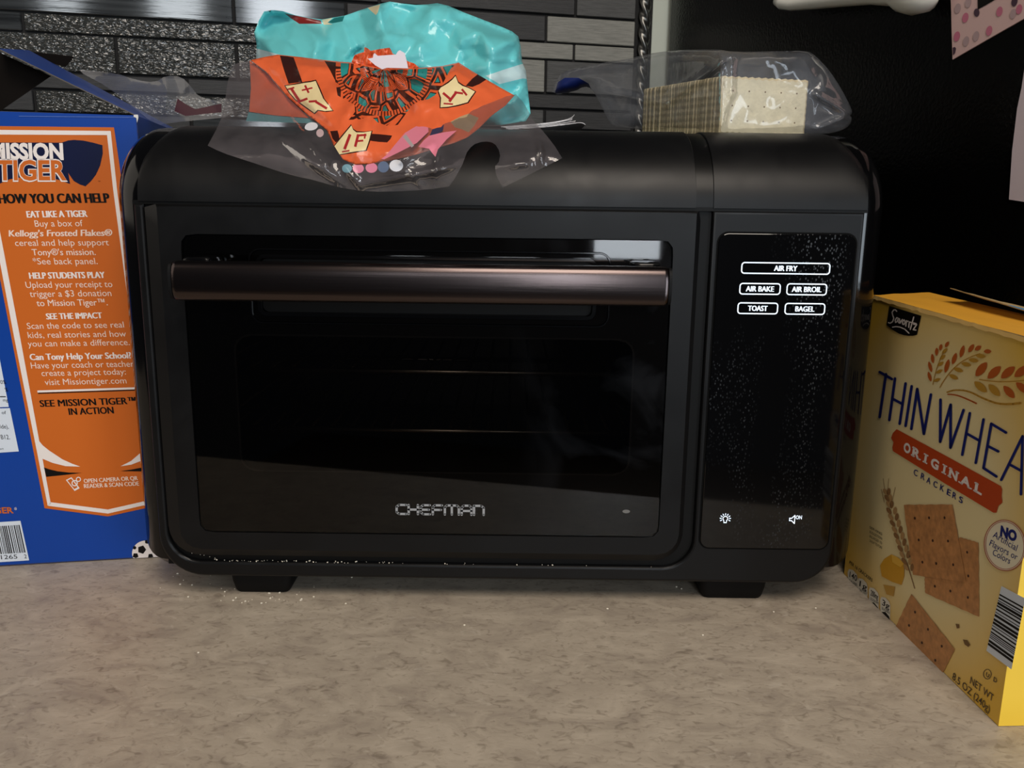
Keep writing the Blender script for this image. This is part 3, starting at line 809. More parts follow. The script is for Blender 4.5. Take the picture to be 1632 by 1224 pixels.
# feet
def foot(x0, x1, y0, y1):
    b = bmesh.new()
    lv = [(0.0, 0.004, 0.0042), (0.002, 0.0025, 0.005), (0.009, 0.001, 0.005), (0.019, 0, 0.005)]
    L = []
    for zz, ins, r in lv:
        L.append([b.verts.new((x, y, zz)) for x, y in rrect(x0+ins, x1-ins, y0+ins, y1-ins, r)])
    for A_, B_ in zip(L, L[1:]):
        for k in range(len(A_)): b.faces.new((A_[k], A_[(k+1) % len(A_)], B_[(k+1) % len(A_)], B_[k]))
    b.faces.new(L[0][::-1]); b.faces.new(L[-1])
    autosmooth(from_bm('foot', b, m_rub, oven), 35)
for x0, x1 in ((-0.2030, -0.1578), (0.1378, 0.1874)):
    foot(x0, x1, 0.010, 0.050); foot(x0, x1, 0.290, 0.330)

# ================================================================== CEREAL BOX
ca, cb = at_z(0, 903, 0), at_z(258, 888, 0)
cd = (cb-ca).normalized(); cn = Vector((cd.y, -cd.x, 0)); cbk = -cn       # along the face, towards the viewer, into the scene
cer = Plane(cb, cn)
t_r = cer.at(218, 184)
kb = ((-0.2685)-cb.x)/cd.x; P_br = cb+cd*kb                                # bottom right corner, beside the oven
WID, DEP, THK = 0.150, 0.205, 0.0008
P_tr = Vector((t_r.x, t_r.y, t_r.z)); P_bl = P_br-cd*WID; P_tl = P_tr-cd*WID
m_blue = mat('carton_blue', (16, 64, 152), 0.32, spec=0.3)
m_card = mat('carton_inside_grey', (92, 84, 76), 0.8)
cereal = empty('cereal_box', (P_bl+P_br)/2+cbk*0.1, 'tall blue cereal box with an orange side panel and open flaps, left of the oven', 'cereal box')
cereal.location.z = 0
b = bmesh.new()
def card_wall(b, q, th, nrm):
    v = [b.verts.new(p) for p in q]+[b.verts.new(Vector(p)-nrm*th) for p in q]
    n = len(q); b.faces.new(v[:n]).material_index = 0; b.faces.new(v[n:][::-1]).material_index = 1
    for i in range(n): b.faces.new((v[i], v[(i+1) % n], v[n+(i+1) % n], v[n+i])).material_index = 1
def quadwall(p0, p1, p2, p3, nrm): card_wall(b, [p0, p1, p2, p3], THK, nrm)
D = cbk*DEP
e = Vector((0, 0, 0.0004))
quadwall(P_bl+e, P_br+e, P_tr, P_tl, cn)
quadwall(P_br+e, P_br+D+e, P_tr+D, P_tr, cd)
quadwall(P_bl+D+e, P_bl+e, P_tl, P_tl+D, -cd)
quadwall(P_br+D+e, P_bl+D+e, P_tl+D, P_tr+D, cbk)
quadwall(P_bl+e, P_bl+D+e, P_br+D+e, P_br+e, Vector((0, 0, -1)))
carton = from_bm('carton', b, [m_blue, m_card], cereal, normals=True)
# worn pale rim along the top edge of the front
# flaps: the big one hinged on the right side leans up and to the left
fv = Plane(P_tr, cn).at(-3, 77)-P_tr; fvb = Plane(P_tr+D, cn).at(46, 80)-P_tr-D
b = bmesh.new(); nn = (D.cross(fv)).normalized()
if nn.x < 0: nn = -nn
card_wall(b, [P_tr, P_tr+D, P_tr+D+fvb, P_tr+fv], 0.0007, nn)
tag(from_bm('top_flap', b, [m_blue, m_card], cereal), 'blue flap standing up and leaning left')
lf = Vector((0.055, 0.02, 0.050))
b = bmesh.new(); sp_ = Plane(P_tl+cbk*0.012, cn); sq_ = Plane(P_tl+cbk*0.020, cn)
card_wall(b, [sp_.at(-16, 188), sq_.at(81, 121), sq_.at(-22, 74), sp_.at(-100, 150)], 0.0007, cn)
from_bm('side_flap', b, [mat('carton_inside_shaded', (14, 10, 8), 0.85, spec=0.1), m_card], cereal)  # shade inside the carton is put into this near-black brown
b = bmesh.new(); pb_ = Plane(P_tr+D*1.01, cn)
card_wall(b, [pb_.at(*p) for p in ((47, 82), (118, 90), (104, 107), (68, 96))], 0.0007, cn)
from_bm('flap_tab', b, [mat('carton_inside_shaded')]*2, cereal)
wear = Art(lambda u, v, l: cer.at(u, v, 0.0004+l))
wear.poly([(213, 183), (220, 182.5), (220.5, 187), (218.5, 196), (217.3, 188), (213, 186)])
wear.poly([(30, 184.8), (214, 186.6), (214, 187.4), (30, 185.6)], 1)
wear.build('worn_edge', [mat('card_white', (225, 222, 216), 0.7), mat('scuff_blue', (86, 118, 190), 0.5)], cereal)

m_or = mat('print_orange', (202, 102, 34), 0.38, spec=0.25)
m_wh = mat('print_white', (236, 226, 220), 0.42, spec=0.25)
m_bk = mat('print_black', (16, 12, 10), 0.5, spec=0.15)
m_nv = mat('print_navy', (12, 20, 56), 0.38, spec=0.2)
LP = 0.00012
cf = lambda u, v, l: cer.at(u, v, 0.0003+l)
A = Art(cf)
A.poly([(-47, 200.5), (181.6, 203), (191, 267), (205, 380), (258, 804), (172, 823), (71, 810), (18.6, 540)], 0)
printed = A.build('printed_panel', [m_or], cereal)
tag(printed, 'orange printed panel with white border')
A = Art(lambda u, v, l: cf(u, v, l+LP))
def band(a, b_, c, d): A.poly([a, b_, c, d])
band((-45, 206.6), (176.4, 208.7), (170.6, 215.2), (-44, 214.2))
band((176.4, 208.7), (186.7, 303.5), (180.5, 303.5), (170.6, 215.2)); band((186.7, 303.5), (252, 799), (246, 796), (180.5, 303.5))
band((23, 540), (32.5, 540), (81, 803), (76, 806)); band((-40, 207), (-31, 207), (32.5, 540), (23, 540))
band((76, 806), (81, 800.5), (172, 812), (172, 818.5)); band((172, 818.5), (172, 812), (247, 795), (252, 800))
A.build('panel_border', [m_wh], printed)
A = Art(lambda u, v, l: cf(u, v, l+LP*1.6))
Z7 = lambda p: (p[0]*.2613, 600+p[1]*.2613)
for pl, m_ in (([(228, 380), (260, 420), (300, 452), (380, 505), (440, 532), (490, 550), (400, 547), (320, 527), (256, 500)], m_wh),
               ([(268, 555), (300, 566), (350, 578), (420, 586), (500, 588), (400, 600), (282, 612)], m_bk),
               ([(900, 430), (858, 465), (800, 515), (735, 548), (800, 538), (900, 500)], m_wh), ([(900, 548), (862, 556), (800, 568), (735, 577), (900, 580)], m_bk)):
    A = Art(lambda u, v, l: cf(u, v, l+LP*1.6)); A.poly([Z7(p) for p in pl]); A.build('swoosh_mark', [m_], printed)
A = Art(lambda u, v, l: cf(u, v, l+LP*1.6))
A.stroke([(59.6, 624), (222, 618.6)], 3.2, 0, caps=False); A.stroke([(60.5, 626.9), (222, 621.5)], 1.6, 1, caps=False)
A.build('divider_line', [m_wh, m_bk], printed)
# title lettering on a navy backing, beside a plain navy shield
A = Art(lambda u, v, l: cf(u, v, l+LP))
Z6 = lambda p: (p[0]*.14706, 180+p[1]*.14706)
A.poly([(-20, 227), Z6((690, 322)), Z6((715, 500)), Z6((760, 770)), Z6((640, 725)), Z6((500, 700)), Z6((380, 690)), Z6((240, 695)), Z6((100, 720)), Z6((0, 765)), (-20, 297)], 0)
A.text('MISSION', (-13.5, 253.2), (101.5, 253.6), (-1.5, -24), 1, LP, bold=0.045)
A.text('TIGER', (-6, 287), (108, 287), (-1, -31), 1, LP, bold=0.06)
A.text('TIGER', (-4.5, 286.2), (106.5, 286.2), (-1, -29.6), 2, LP*2, bold=0.03)
A.build('title_lettering', [m_nv, m_wh, m_or], printed)
A = Art(lambda u, v, l: cf(u, v, l+LP*1.3))
A.poly([Z6(p) for p in [(676, 318), (740, 298), (800, 292), (900, 299), (1010, 322), (1110, 350), (1114, 440), (1085, 570), (1040, 668), (985, 740), (925, 795), (860, 772), (800, 738), (745, 660), (710, 560), (690, 420)]])
A.text('TM', Z6((1062, 745)), Z6((1088, 745)), (-.3, -1.6), 1, LP)
A.build('shield_emblem', [m_nv, m_bk], printed)
A = Art(lambda u, v, l: cf(u, v, l+LP*1.6))
def T(s, x0, x1, y0, y1, h, mi=0, bold=0.0, shear=0.0, sl=0.17): A.text(s, (x0, y0), (x1, y1), (-sl*h, -h), mi, heavy=bold*3.6, shear=shear)
m_cr = mat('print_cream', (238, 214, 198), 0.42)
def lines(name, rows_, m, **kw):
    global A
    A = Art(lambda u, v, l: cf(u, v, l+LP*1.6))
    for r_ in rows_: T(r_[0], *r_[1:5], r_[5], 0, *(r_[6:]))
    return A.build(name, [m], printed)
lines('heading_lettering', [('HOW YOU CAN HELP', -2, 176, 324.2, 323, 15, 0.022)], m_bk)
lines('heading_lettering', [('EAT LIKE A TIGER', 43, 140, 346.8, 345.6, 10.3, 0.018)], m_wh)
lines('body_lettering', [('Buy a box of', 56, 132.5, 361.3, 360.5, 10), ("Kellogg's Frosted Flakes\u00ae", 14, 180, 377, 375.8, 10, 0.014, 0.15), ('cereal and help support', 24.5, 174, 392, 391, 10),
    ("Tony\u00ae's mission.", 51.5, 153, 407, 406.4, 10, 0.004), ('*See back panel.', 53, 156, 421.4, 421, 10)], m_cr)
lines('heading_lettering', [('HELP STUDENTS PLAY', 47, 168, 444.3, 443, 9.8, 0.018)], m_wh)
lines('body_lettering', [('Upload your receipt to', 41.6, 179.6, 459, 457.5, 10), ('trigger a $3 donation', 48, 178, 473.4, 471.8, 10), ('to Mission Tiger\u2122.', 59, 172, 488, 486.5, 10, 0.004)], m_cr)
lines('heading_lettering', [('SEE THE IMPACT', 74, 163.7, 509, 507.2, 9.3, 0.018)], m_wh)
lines('body_lettering', [('Scan the code to see real', 43.6, 198, 524.3, 522, 9.6), ('kids, real stories and how', 45, 201.5, 538.8, 536.5, 9.6), ('you can make a difference.', 45, 207, 552.6, 550, 9.6)], m_cr)
lines('heading_lettering', [('Can Tony Help Your School?', 48, 209.8, 574, 571, 9.8, 0.016)], m_wh)
lines('body_lettering', [('Have your coach or teacher', 50, 214, 587.4, 584.4, 9.6), ('create a project today:', 66.7, 201, 599.4, 596.8, 9.4), ('visit Missiontiger.com', 72, 202, 613.8, 611, 9.4)], m_cr)
lines('heading_lettering', [('SEE MISSION TIGER\u2122', 64, 218, 648.5, 643.6, 10.5, 0.016), ('IN ACTION', 110, 182, 661.3, 658.8, 10.5, 0.016)], m_bk)
lines('scan_lettering', [('OPEN CAMERA OR QR', 134, 220, 769.8, 765, 6.4, 0.012), ('READER & SCAN CODE', 134.3, 222, 778, 773.8, 6.4, 0.012)], m_cr)
A = Art(lambda u, v, l: cf(u, v, l+LP*1.6))
A.poly([(105, 765), (114, 760.5), (127, 778), (119, 782.5)], 0); A.poly([(107.5, 765.8), (113.6, 762.6), (123.6, 776.5), (118.4, 779.5)], 1, LP)
A.ring((119, 770), 5, 5, 1.6, 0, LP*2); A.ring((125, 764), 4, 4, 1.4, 0, LP*2); A.build('scan_icon', [m_wh, m_or], printed)
# soccer ball printed at the foot of the panel
A = Art(cf)
def ballclip(pts): return [(x, min(y, 888.6-(x-232)*0.05)) for x, y in pts]
A.poly(ballclip([(232+21.5*math.cos(2*math.pi*k/40), 882+20.5*math.sin(2*math.pi*k/40)) for k in range(40)]), 0)
for (x, y, r, a) in ((226, 876, 7, 0), (247, 872, 6.5, .5), (216, 886, 5, .3), (240, 886.5, 4.5, .2), (214.5, 873, 3, 0), (234, 863.5, 3.5, 0)):
    A.poly(ballclip([(x+r*math.cos(a+2*math.pi*k/5), y+r*math.sin(a+2*math.pi*k/5)) for k in range(5)]), 1, LP)
A.build('printed_ball', [m_wh, m_bk], cereal)
A = Art(cf)
A.poly([(-50, 540), (-9, 540), (0, 574), (14, 648.6), (-40, 650)], 0); A.poly([(-40, 652), (15.6, 650.4), (30, 719.4), (0, 721.5), (-28, 722)], 0)
for (s, x0, x1, y, h) in (('%', 8, 13, 624, 6), ('0%', 1, 10, 612, 6), ('mg', 5, 13, 640, 5), ('of', 3, 10, 660, 5), ('(chloride),', -18, 14, 683, 6.5), ('B12.', 2, 16, 700, 7), ('port', 0, 6, 716.5, 3)):
    A.text(s, (x0, y), (x1, y), (-.18*h, -h), 1, LP)
A.poly([(-20, 631.5), (9, 631.5), (9.6, 633), (-20, 633)], 1, LP)
A.build('nutrition_label', [mat('label_white', (214, 222, 232), 0.45), m_bk], cereal)
A = Art(cf); A.text('TIGER', (-23, 818.5), (22, 817.6), (-1.5, -9), 0, bold=0.03); A.text('\u00ae', (23, 813), (27, 812.8), (-.3, -4), 1)
A.build('small_title', [m_or, m_wh], cereal)
A = Art(cf); A.poly([(-60, 836), (32.6, 830), (46.5, 893), (-48, 899)], 0)
x = 0.10; rb = random.Random(4)
while x < 0.95:
    w = rb.choice([.008, .012, .02, .012]); 
    P = lambda u, v: ((-60+92.6*u)*(1-v)+(-48+94.5*u)*v, (836-6*u)*(1-v)+(899-6*u)*v)
    A.poly([P(x, .1), P(x+w, .1), P(x+w, .80), P(x, .80)], 1, LP); x += w+rb.choice([.01, .014, .02])
A.text('1265', (2, 891.5), (28, 890.2), (-1, -6.5), 1, LP); A.text('2', (39, 889.8), (43, 889.6), (-1, -6), 1, LP)
A.build('barcode', [mat('label_white'), m_bk], cereal)

# ================================================================== CRACKER BOX
ka, kb_ = at_z(1345, 915, 0), at_z(1591, 1158, 0)
kd = (kb_-ka).normalized(); kn = Vector((kd.y, -kd.x, 0))
if kn.x > 0: kn = -kn
ck = Plane(ka, kn); kback = -kn
KW = (kb_-ka).length; KH = 0.2125; KD = 0.052
Kt = lambda s_, z_, d_=0.0: ka+kd*s_+kback*d_+Vector((0, 0, z_+((0.0046*(1-s_/KW)+0.0006) if z_ > 0.15 else 0)))
cbox = empty('cracker_box', Kt(KW/2, 0, KD/2), 'yellow carton of thin wheat crackers standing at right, top torn open', 'cracker box')
def yellow_print():
    m = mat('carton_yellow_print', (236, 190, 70), 0.40, spec=0.35)
    nt = m.node_tree; b = nt.nodes['Principled BSDF']; tc = nt.nodes['Texture Coordinate']; L = nt.links.new
    mp = nt.nodes.new('ShaderNodeMapping'); mp.inputs['Location'].default_value = (0, 0.0, -0.78); mp.inputs['Scale'].default_value = (0, 8.0, 7.4)
    g = nt.nodes.new('ShaderNodeTexGradient'); g.gradient_type = 'SPHERICAL'
    L(tc.outputs['Object'], mp.inputs[0]); L(mp.outputs[0], g.inputs[0])
    r = nt.nodes.new('ShaderNodeValToRGB'); e = r.color_ramp.elements
    e[0].position = 0.0; e[0].color = srgb(228, 182, 66); e[1].position = 0.46; e[1].color = srgb(236, 218, 166)
    L(g.outputs['Fac'], r.inputs[0]); L(r.outputs[0], b.inputs['Base Color']); return m
m_yel = mat('carton_yellow', (240, 200, 66), 0.40, spec=0.35)
b = bmesh.new()
q = [[b.verts.new(Kt(s_, z_, d_)) for (s_, d_) in ((0, 0), (KW, 0), (KW, KD), (0, KD))] for z_ in (0.0003, KH)]
b.faces.new(q[0][::-1]).material_index = 1
for k in range(4):
    f = b.faces.new((q[0][k], q[0][(k+1) % 4], q[1][(k+1) % 4], q[1][k])); f.material_index = 0 if k == 0 else 1
bevel_bm(b, 0.0012, 2)
kcar = from_bm('carton', b, [yellow_print(), m_yel], cbox)
# torn lip of the front panel
b = bmesh.new(); n = 60; top = []; bot = []
for i in range(n+1):
    s_ = KW*i/n; j = 0.0013*noise.noise((s_*160, 3, 1))+0.0006*noise.noise((s_*420, 1, 0))
    bot.append(b.verts.new(Kt(s_, KH-0.0018+j, -0.0006))); top.append(b.verts.new(Kt(s_, KH+0.0006+j*.4, -0.0001)))
for i in range(n): b.faces.new((bot[i], bot[i+1], top[i+1], top[i]))
from_bm('torn_edge', b, mat('torn_card', (214, 176, 104), 0.8), cbox, normals=False)
def flap(name, s0, s1, d0, d1, z00, z10, z11, z01, mats, bend=0.0, blue=None):
    b = bmesh.new(); G = []
    N1, N2 = 16, 8
    for lay in (0, 1):
        g = []
        for i in range(N1+1):
            row = []
            for j in range(N2+1):
                u, v = i/N1, j/N2
                z_ = (z00*(1-u)+z10*u)*(1-v)+(z01*(1-u)+z11*u)*v + bend*math.sin(math.pi*v)+0.0006*noise.noise((u*4, v*4, 2))
                row.append(b.verts.new(Kt(s0+(s1-s0)*u, KH+z_-lay*0.0006, d0+(d1-d0)*v)))
            g.append(row)
        G.append(g)
    for i in range(N1):
        for j in range(N2):
            u, v = (i+.5)/N1, (j+.5)/N2
            f = b.faces.new((G[0][i][j], G[0][i+1][j], G[0][i+1][j+1], G[0][i][j+1])); f.material_index = 2 if blue and blue(u, v) else 0
            b.faces.new((G[1][i][j], G[1][i][j+1], G[1][i+1][j+1], G[1][i+1][j])).material_index = 1
    for (rw) in ([(G[0][i][0], G[0][i+1][0], G[1][i+1][0], G[1][i][0]) for i in range(N1)]+[(G[0][i+1][N2], G[0][i][N2], G[1][i][N2], G[1][i+1][N2]) for i in range(N1)]
                 + [(G[0][0][j+1], G[0][0][j], G[1][0][j], G[1][0][j+1]) for j in range(N2)]+[(G[0][N1][j], G[0][N1][j+1], G[1][N1][j+1], G[1][N1][j]) for j in range(N2)]):
        b.faces.new(rw).material_index = 1
    return from_bm(name, b, mats, cbox, smooth=False)
m_gold = mat('flap_gold', (226, 164, 52), 0.5); m_tan = mat('flap_tan', (176, 150, 104), 0.7); m_lb = mat('flap_blue', (60, 140, 196), 0.5)
flap('inner_flap', 0.002, KW-0.002, 0.0, KD*0.80, 0.0008, 0.0008, 0.0035, 0.003, [m_gold, m_tan, m_lb])
o = flap('outer_flap', 0.055, KW-0.002, KD*0.98, KD*0.50, 0.0060, 0.0045, 0.0062, 0.0125, [m_tan, m_tan, m_lb], blue=lambda u, v: u > 0.45 and v > 0.62)
tag(o, 'lifted tan flap with a blue printed corner')

kf = lambda u, v, l: ck.at(u, v, 0.0004+l)
Z7b = lambda p: (1332+p[0]*.29412, 440+p[1]*.29412)
Z8 = lambda p: (1332+p[0]*.34325, 760+p[1]*.34325)
ZT = lambda p: (1380+p[0]*.15441, 430+p[1]*.15441)
A = Art(kf)
A.poly([Z7b(p) for p in [(290, 162), (376, 188), (463, 215), (440, 318), (420, 323), (395, 324), (368, 320), (340, 311), (305, 290), (275, 265)]])
lg = A.build('brand_logo', [m_bk], cbox)
A = Art(lambda u, v, l: kf(u, v, l+LP))
for st_ in ([(318, 428), (305, 413), (288, 414), (270, 438), (276, 466), (288, 500), (276, 535), (250, 552), (234, 545)], [(332, 498), (318, 494), (302, 520), (306, 544), (322, 534), (334, 502), (333, 535), (344, 550)],
            [(346, 505), (354, 550), (376, 512)], [(394, 515), (378, 535), (380, 562), (394, 564), (406, 540), (394, 515)], [(418, 524), (412, 582)], [(414, 552), (424, 534), (436, 530)],
            [(448, 540), (442, 594)], [(494, 488), (458, 616)], [(448, 538), (520, 556)], [(492, 562), (524, 566), (488, 618), (516, 622)]):
    A.stroke([ZT(p) for p in st_], 1.9)
A.stroke([ZT(p) for p in [(275, 592), (310, 586), (350, 591), (400, 612), (445, 655)]], 1.7)
A.build('logo_lettering', [m_wh], lg)
A = Art(kf)
for st_ in ([(238, 520), (304, 558)], [(272, 532), (238, 764)], [(321, 555), (290, 780)], [(378, 582), (346, 800)], [(306, 664), (362, 694)], [(411, 597), (378, 812)],
            [(441, 612), (409, 828)], [(441, 612), (477, 855)], [(477, 855), (515, 642)], [(567, 670), (565, 898)], [(565, 898), (622, 697)], [(622, 697), (621, 930)], [(621, 930), (692, 726)],
            [(726, 743), (685, 968)], [(800, 777), (758, 1012)], [(707, 852), (778, 892)], [(842, 800), (800, 1040)], [(842, 800), (922, 848)], [(824, 921), (880, 950)], [(800, 1040), (870, 1086)],
            [(896, 1104), (1012, 868)], [(1012, 868), (1003, 1182)], [(940, 1020), (1006, 1056)], [(1066, 905), (1150, 960)], [(1110, 935), (1088, 1240)]):
    A.stroke([Z7b(p) for p in st_], 4.3)
A.build('product_title', [mat('print_deep_blue', (24, 34, 110), 0.4)], cbox)
A = Art(kf)
A.poly([(1429, 684), (1512, 729), (1594.6, 774.5), (1597, 780), (1596, 790), (1597.5, 801), (1591, 806), (1588, 817), (1583, 817), (1505, 770), (1423, 719), (1422, 713), (1424, 705), (1420, 698), (1423, 690)])
fb = A.build('flavor_banner', [mat('banner_red', (190, 72, 26), 0.42)], cbox)
A = Art(lambda u, v, l: kf(u, v, l+LP)); n = 8
for i, ch in enumerate('ORIGINAL'):
    fx_ = [0, .109, .250, .342, .487, .57, .714, .895][i]; wd = [36, 42, 20, 42, 20, 46, 56, 40][i]
    u0 = (365+430*fx_, 945+245*fx_); p0 = Z7b(u0); p1 = Z7b((u0[0]+wd, u0[1]+wd*.57)); ux, uy = 2.2, -13.5
    if ch == 'I':
        m0 = ((p0[0]+p1[0])/2, (p0[1]+p1[1])/2)
        A.stroke([m0, (m0[0]+ux, m0[1]+uy)], 3.6, caps=False)
    else: A.text(ch, p0, p1, (ux, uy), 0, bold=0.045)
    def slab(c, w): A.stroke([(c[0]-w, c[1]-w*.57), (c[0]+w, c[1]+w*.57)], 2.0, caps=False)
    lp = lambda t, k: (p0[0]+(p1[0]-p0[0])*t+ux*k, p0[1]+(p1[1]-p0[1])*t+uy*k)
    for t_, k_, w_ in {'I': ((.5, .05, 3.6), (.5, .95, 3.6)), 'R': ((.12, .05, 3), (.12, .95, 2.6), (.92, .05, 2.6)), 'N': ((.12, .05, 3), (.1, .95, 2.6), (.9, .95, 3)), 'A': ((.06, .05, 3.4), (.94, .05, 3.4)), 'L': ((.15, .95, 3.2), (.12, .05, 3))}.get(ch, ()):
        slab(lp(t_, k_), w_)
A.build('banner_lettering', [m_wh], fb)
A = Art(kf)
for i, ch in enumerate('CRACKERS'):
    p = [(420, 1075), (459, 1096), (490, 1117), (526, 1138), (563, 1158), (600, 1182), (630, 1200), (665, 1222)][i]
    A.text(ch, Z7b(p), Z7b((p[0]+21, p[1]+12)), (1.4, -9.2), 0, bold=0.012)
A.build('crackers_lettering', [mat('print_deep_blue')], cbox)
# wheat drawn above the title
A = Art(kf)
def leaf(c, L_, W_, ang, mi):
    n = 12; ca_, sa_ = math.cos(ang), math.sin(ang); pts = []
    for k in range(n):
        a = 2*math.pi*k/n; x = L_*math.cos(a); y = W_*math.sin(a)*(1-abs(math.cos(a))**3*.5)
        pts.append((c[0]+x*ca_-y*sa_, c[1]+x*sa_+y*ca_))
    A.poly([Z7b(p) for p in pts], mi)
def stem(pts, w): A.stroke([Z7b(p) for p in smooth_poly(pts, 2, False)], w, 1)
stem([(523, 605), (530, 560), (555, 470), (600, 372)], 1.0)
stem([(548, 632), (590, 555), (650, 485), (720, 440), (818, 408)], 1.3)
stem([(735, 553), (850, 572), (960, 572), (1060, 560)], 1.6)
for x, y, a, L_ in ((508, 545, 1.3, 28), (511, 492, 1.3, 30), (524, 447, 1.45, 26), (546, 410, 1.6, 22), (568, 386, 1.8, 18), (602, 370, 2.1, 18)): leaf((x, y), L_, 9, a, 0)
for x, y, a in ((548, 563, -.35), (560, 517, -.5), (567, 476, -.6), (578, 440, -.7), (590, 406, -.8)): leaf((x, y), 20, 9, a, 1)
for x, y, a, L_ in ((602, 487, -1.3, 38), (642, 447, -1.25, 33), (684, 408, -1.3, 34), (733, 391, -1.0, 26), (770, 390, -.6, 20), (822, 408, .0, 20)): leaf((x, y), L_, 12, a, 0)
for x, y, a in ((638, 546, .45), (664, 508, .3), (706, 478, .2), (746, 456, .15), (785, 433, .1)): leaf((x, y), 27, 12, a, 1)
for x, y, a in ((788, 505, -.9), (858, 522, -.75), (932, 522, -.7), (1006, 516, -.65)): leaf((x, y), 48, 22, a, 0)
for x, y, a, mi_ in ((784, 600, .7, 1), (858, 618, .8, 1), (938, 628, .85, 0), (1010, 605, .7, 0)): leaf((x, y), 44, 20, a, mi_)
A.stroke([Z7b(p) for p in smooth_poly([(580, 638), (640, 615), (720, 622), (800, 665), (900, 700), (1060, 680)], 2, False)], 2.2, 1, w1=3.4)
A.stroke([Z7b(p) for p in smooth_poly([(582, 640), (650, 642), (720, 670), (785, 702)], 2, False)], 2.0, 0, w1=2.6)
A.build('wheat_illustration', [mat('print_rust', (186, 92, 30), 0.42), mat('print_ochre', (190, 142, 48), 0.42)], cbox)
def cracker_print():
    m = mat('print_cracker_brown', (188, 132, 80), 0.5, noise_amt=0.22, noise_scale=220); return m
def pic(name, poly, holes, lift):
    A = Art(lambda u, v, l: kf(u, v, l+lift)); n = len(poly)
    P = [Z8(p) for p in poly]; c = (sum(p[0] for p in P)/n, sum(p[1] for p in P)/n)
    ed = []
    for i in range(n):
        a, b_ = P[i], P[(i+1) % n]; m = 9
        for k in range(m):
            t = k/m; j = 0.5 if k % 2 else -0.3
            x, y = a[0]+(b_[0]-a[0])*t, a[1]+(b_[1]-a[1])*t; d_ = math.hypot(x-c[0], y-c[1])
            ed.append((x+(x-c[0])/d_*j, y+(y-c[1])/d_*j))
    A.poly(ed, 0)
    for h in holes: A.disc(Z8(h), 1.6, 2.4, 1, LP*.6, rot=-.2, n=10)
    A.build(name, [cracker_print(), mat('print_cracker_hole', (66, 36, 18), 0.6)], cbox)
pic('cracker_picture', [(575, 280), (662, 305), (665, 650), (415, 540), (412, 460)], [(610, 350), (615, 460), (613, 560), (532, 530), (460, 508)], 0)
pic('cracker_picture', [(315, 130), (540, 128), (605, 488), (358, 455)], [(367, 192), (433, 190), (505, 190), (385, 293), (450, 296), (521, 298), (402, 396), (466, 402), (545, 408)], LP*2)
pic('cracker_picture', [(350, 543), (552, 800), (495, 914), (268, 716)], [(368, 628), (340, 690), (428, 708), (400, 770), (492, 786), (462, 852)], LP)
A = Art(kf)
A.stroke([Z8(p) for p in [(330, 400), (345, 450), (366, 518)]], 1.2, 1)
for k in range(13):
    t = k/12; x, y = 238+102*t**1.1, 70+350*t
    for sgn in (-1, 1):
        c = Z8((x+sgn*(14 if 2 < k else 7), y)); A.disc(c, 3.0, 6.2, (k+(sgn > 0)) % 2, LP*(1+.1*k), rot=-.25+sgn*.35, n=12)
for (x, y, e) in ((228, 70, -8), (240, 70, 5), (262, 110, 14), (225, 120, -14)): A.stroke([Z8((x, y)), Z8((x+e, y-62))], .6, 1)
A.build('wheat_ear_picture', [mat('print_wheat_tan', (178, 140, 92), 0.5), mat('print_wheat_brown', (142, 104, 64), 0.5)], cbox)
A = Art(kf); A.poly([Z8(p) for p in [(205, 412), (225, 380), (258, 360), (290, 375), (317, 402), (318, 460), (305, 502), (262, 488), (214, 462)]]); A.poly([Z8(p) for p in [(220, 500), (275, 510), (268, 555), (235, 545)]], 1)
A.poly([Z8(p) for p in [(258, 360), (290, 375), (317, 402), (300, 420), (262, 396)]], 2, LP)
A.build('cheese_picture', [mat('print_cheese', (214, 158, 44), 0.45), mat('print_cheese_dark', (196, 150, 62), 0.45), mat('print_cheese_lit', (230, 180, 70), 0.45)], cbox)
A = Art(kf); A.poly([Z8(p) for p in [(556, 682), (572, 684), (574, 702), (562, 704)]]); A.poly([Z8(p) for p in [(590, 755), (610, 758), (624, 780), (615, 790), (598, 778)]]); A.build('crumb_picture', [mat('print_crumb', (116, 84, 44), .6)], cbox)
A = Art(kf); c = Z8((785, 318)); A.disc(c, 33, 40.5, 0, rot=-.12); A.ring(c, 33.4, 41, 1.2, 1, LP, rot=-.12, n=48); A.ring(c, 30.8, 38.4, .8, 1, LP, rot=-.12, n=48)
A.text('NO', Z8((762, 272)), Z8((838, 300)), (1.5, -15), 2, LP, bold=0.06)
A.text('Artificial', Z8((728, 278)), Z8((842, 348)), (1.5, -10.5), 2, LP, shear=0.2); A.text('Flavors or', Z8((712, 318)), Z8((842, 388)), (1.5, -10), 2, LP, shear=0.2); A.text('Colors', Z8((728, 362)), Z8((808, 406)), (1.5, -10), 2, LP, shear=0.2)
A.build('round_seal', [mat('print_pale', (238, 228, 200), 0.45), mat('print_seal_red', (176, 84, 66), 0.45), mat('print_deep_blue')], cbox)
A = Art(kf)
BQ = [(1596, 934), (1634, 954), (1612, 1067), (1572, 1037)]
def BP(u, v): 
    return ((BQ[0][0]*(1-u)+BQ[1][0]*u)*(1-v)+(BQ[3][0]*(1-u)+BQ[2][0]*u)*v, (BQ[0][1]*(1-u)+BQ[1][1]*u)*(1-v)+(BQ[3][1]*(1-u)+BQ[2][1]*u)*v)
A.poly([BP(0, 0), BP(1, 0), BP(1, 1), BP(0, 1)], 0); v = 0.12; rb = random.Random(9)
while v < 0.9:
    w = rb.choice([.012, .022, .035]); A.poly([BP(0, v), BP(1, v), BP(1, v+w), BP(0, v+w)], 1, LP); v += w+rb.choice([.014, .022, .03])
A.build('barcode', [mat('label_white'), m_bk], cbox)
A = Art(kf)
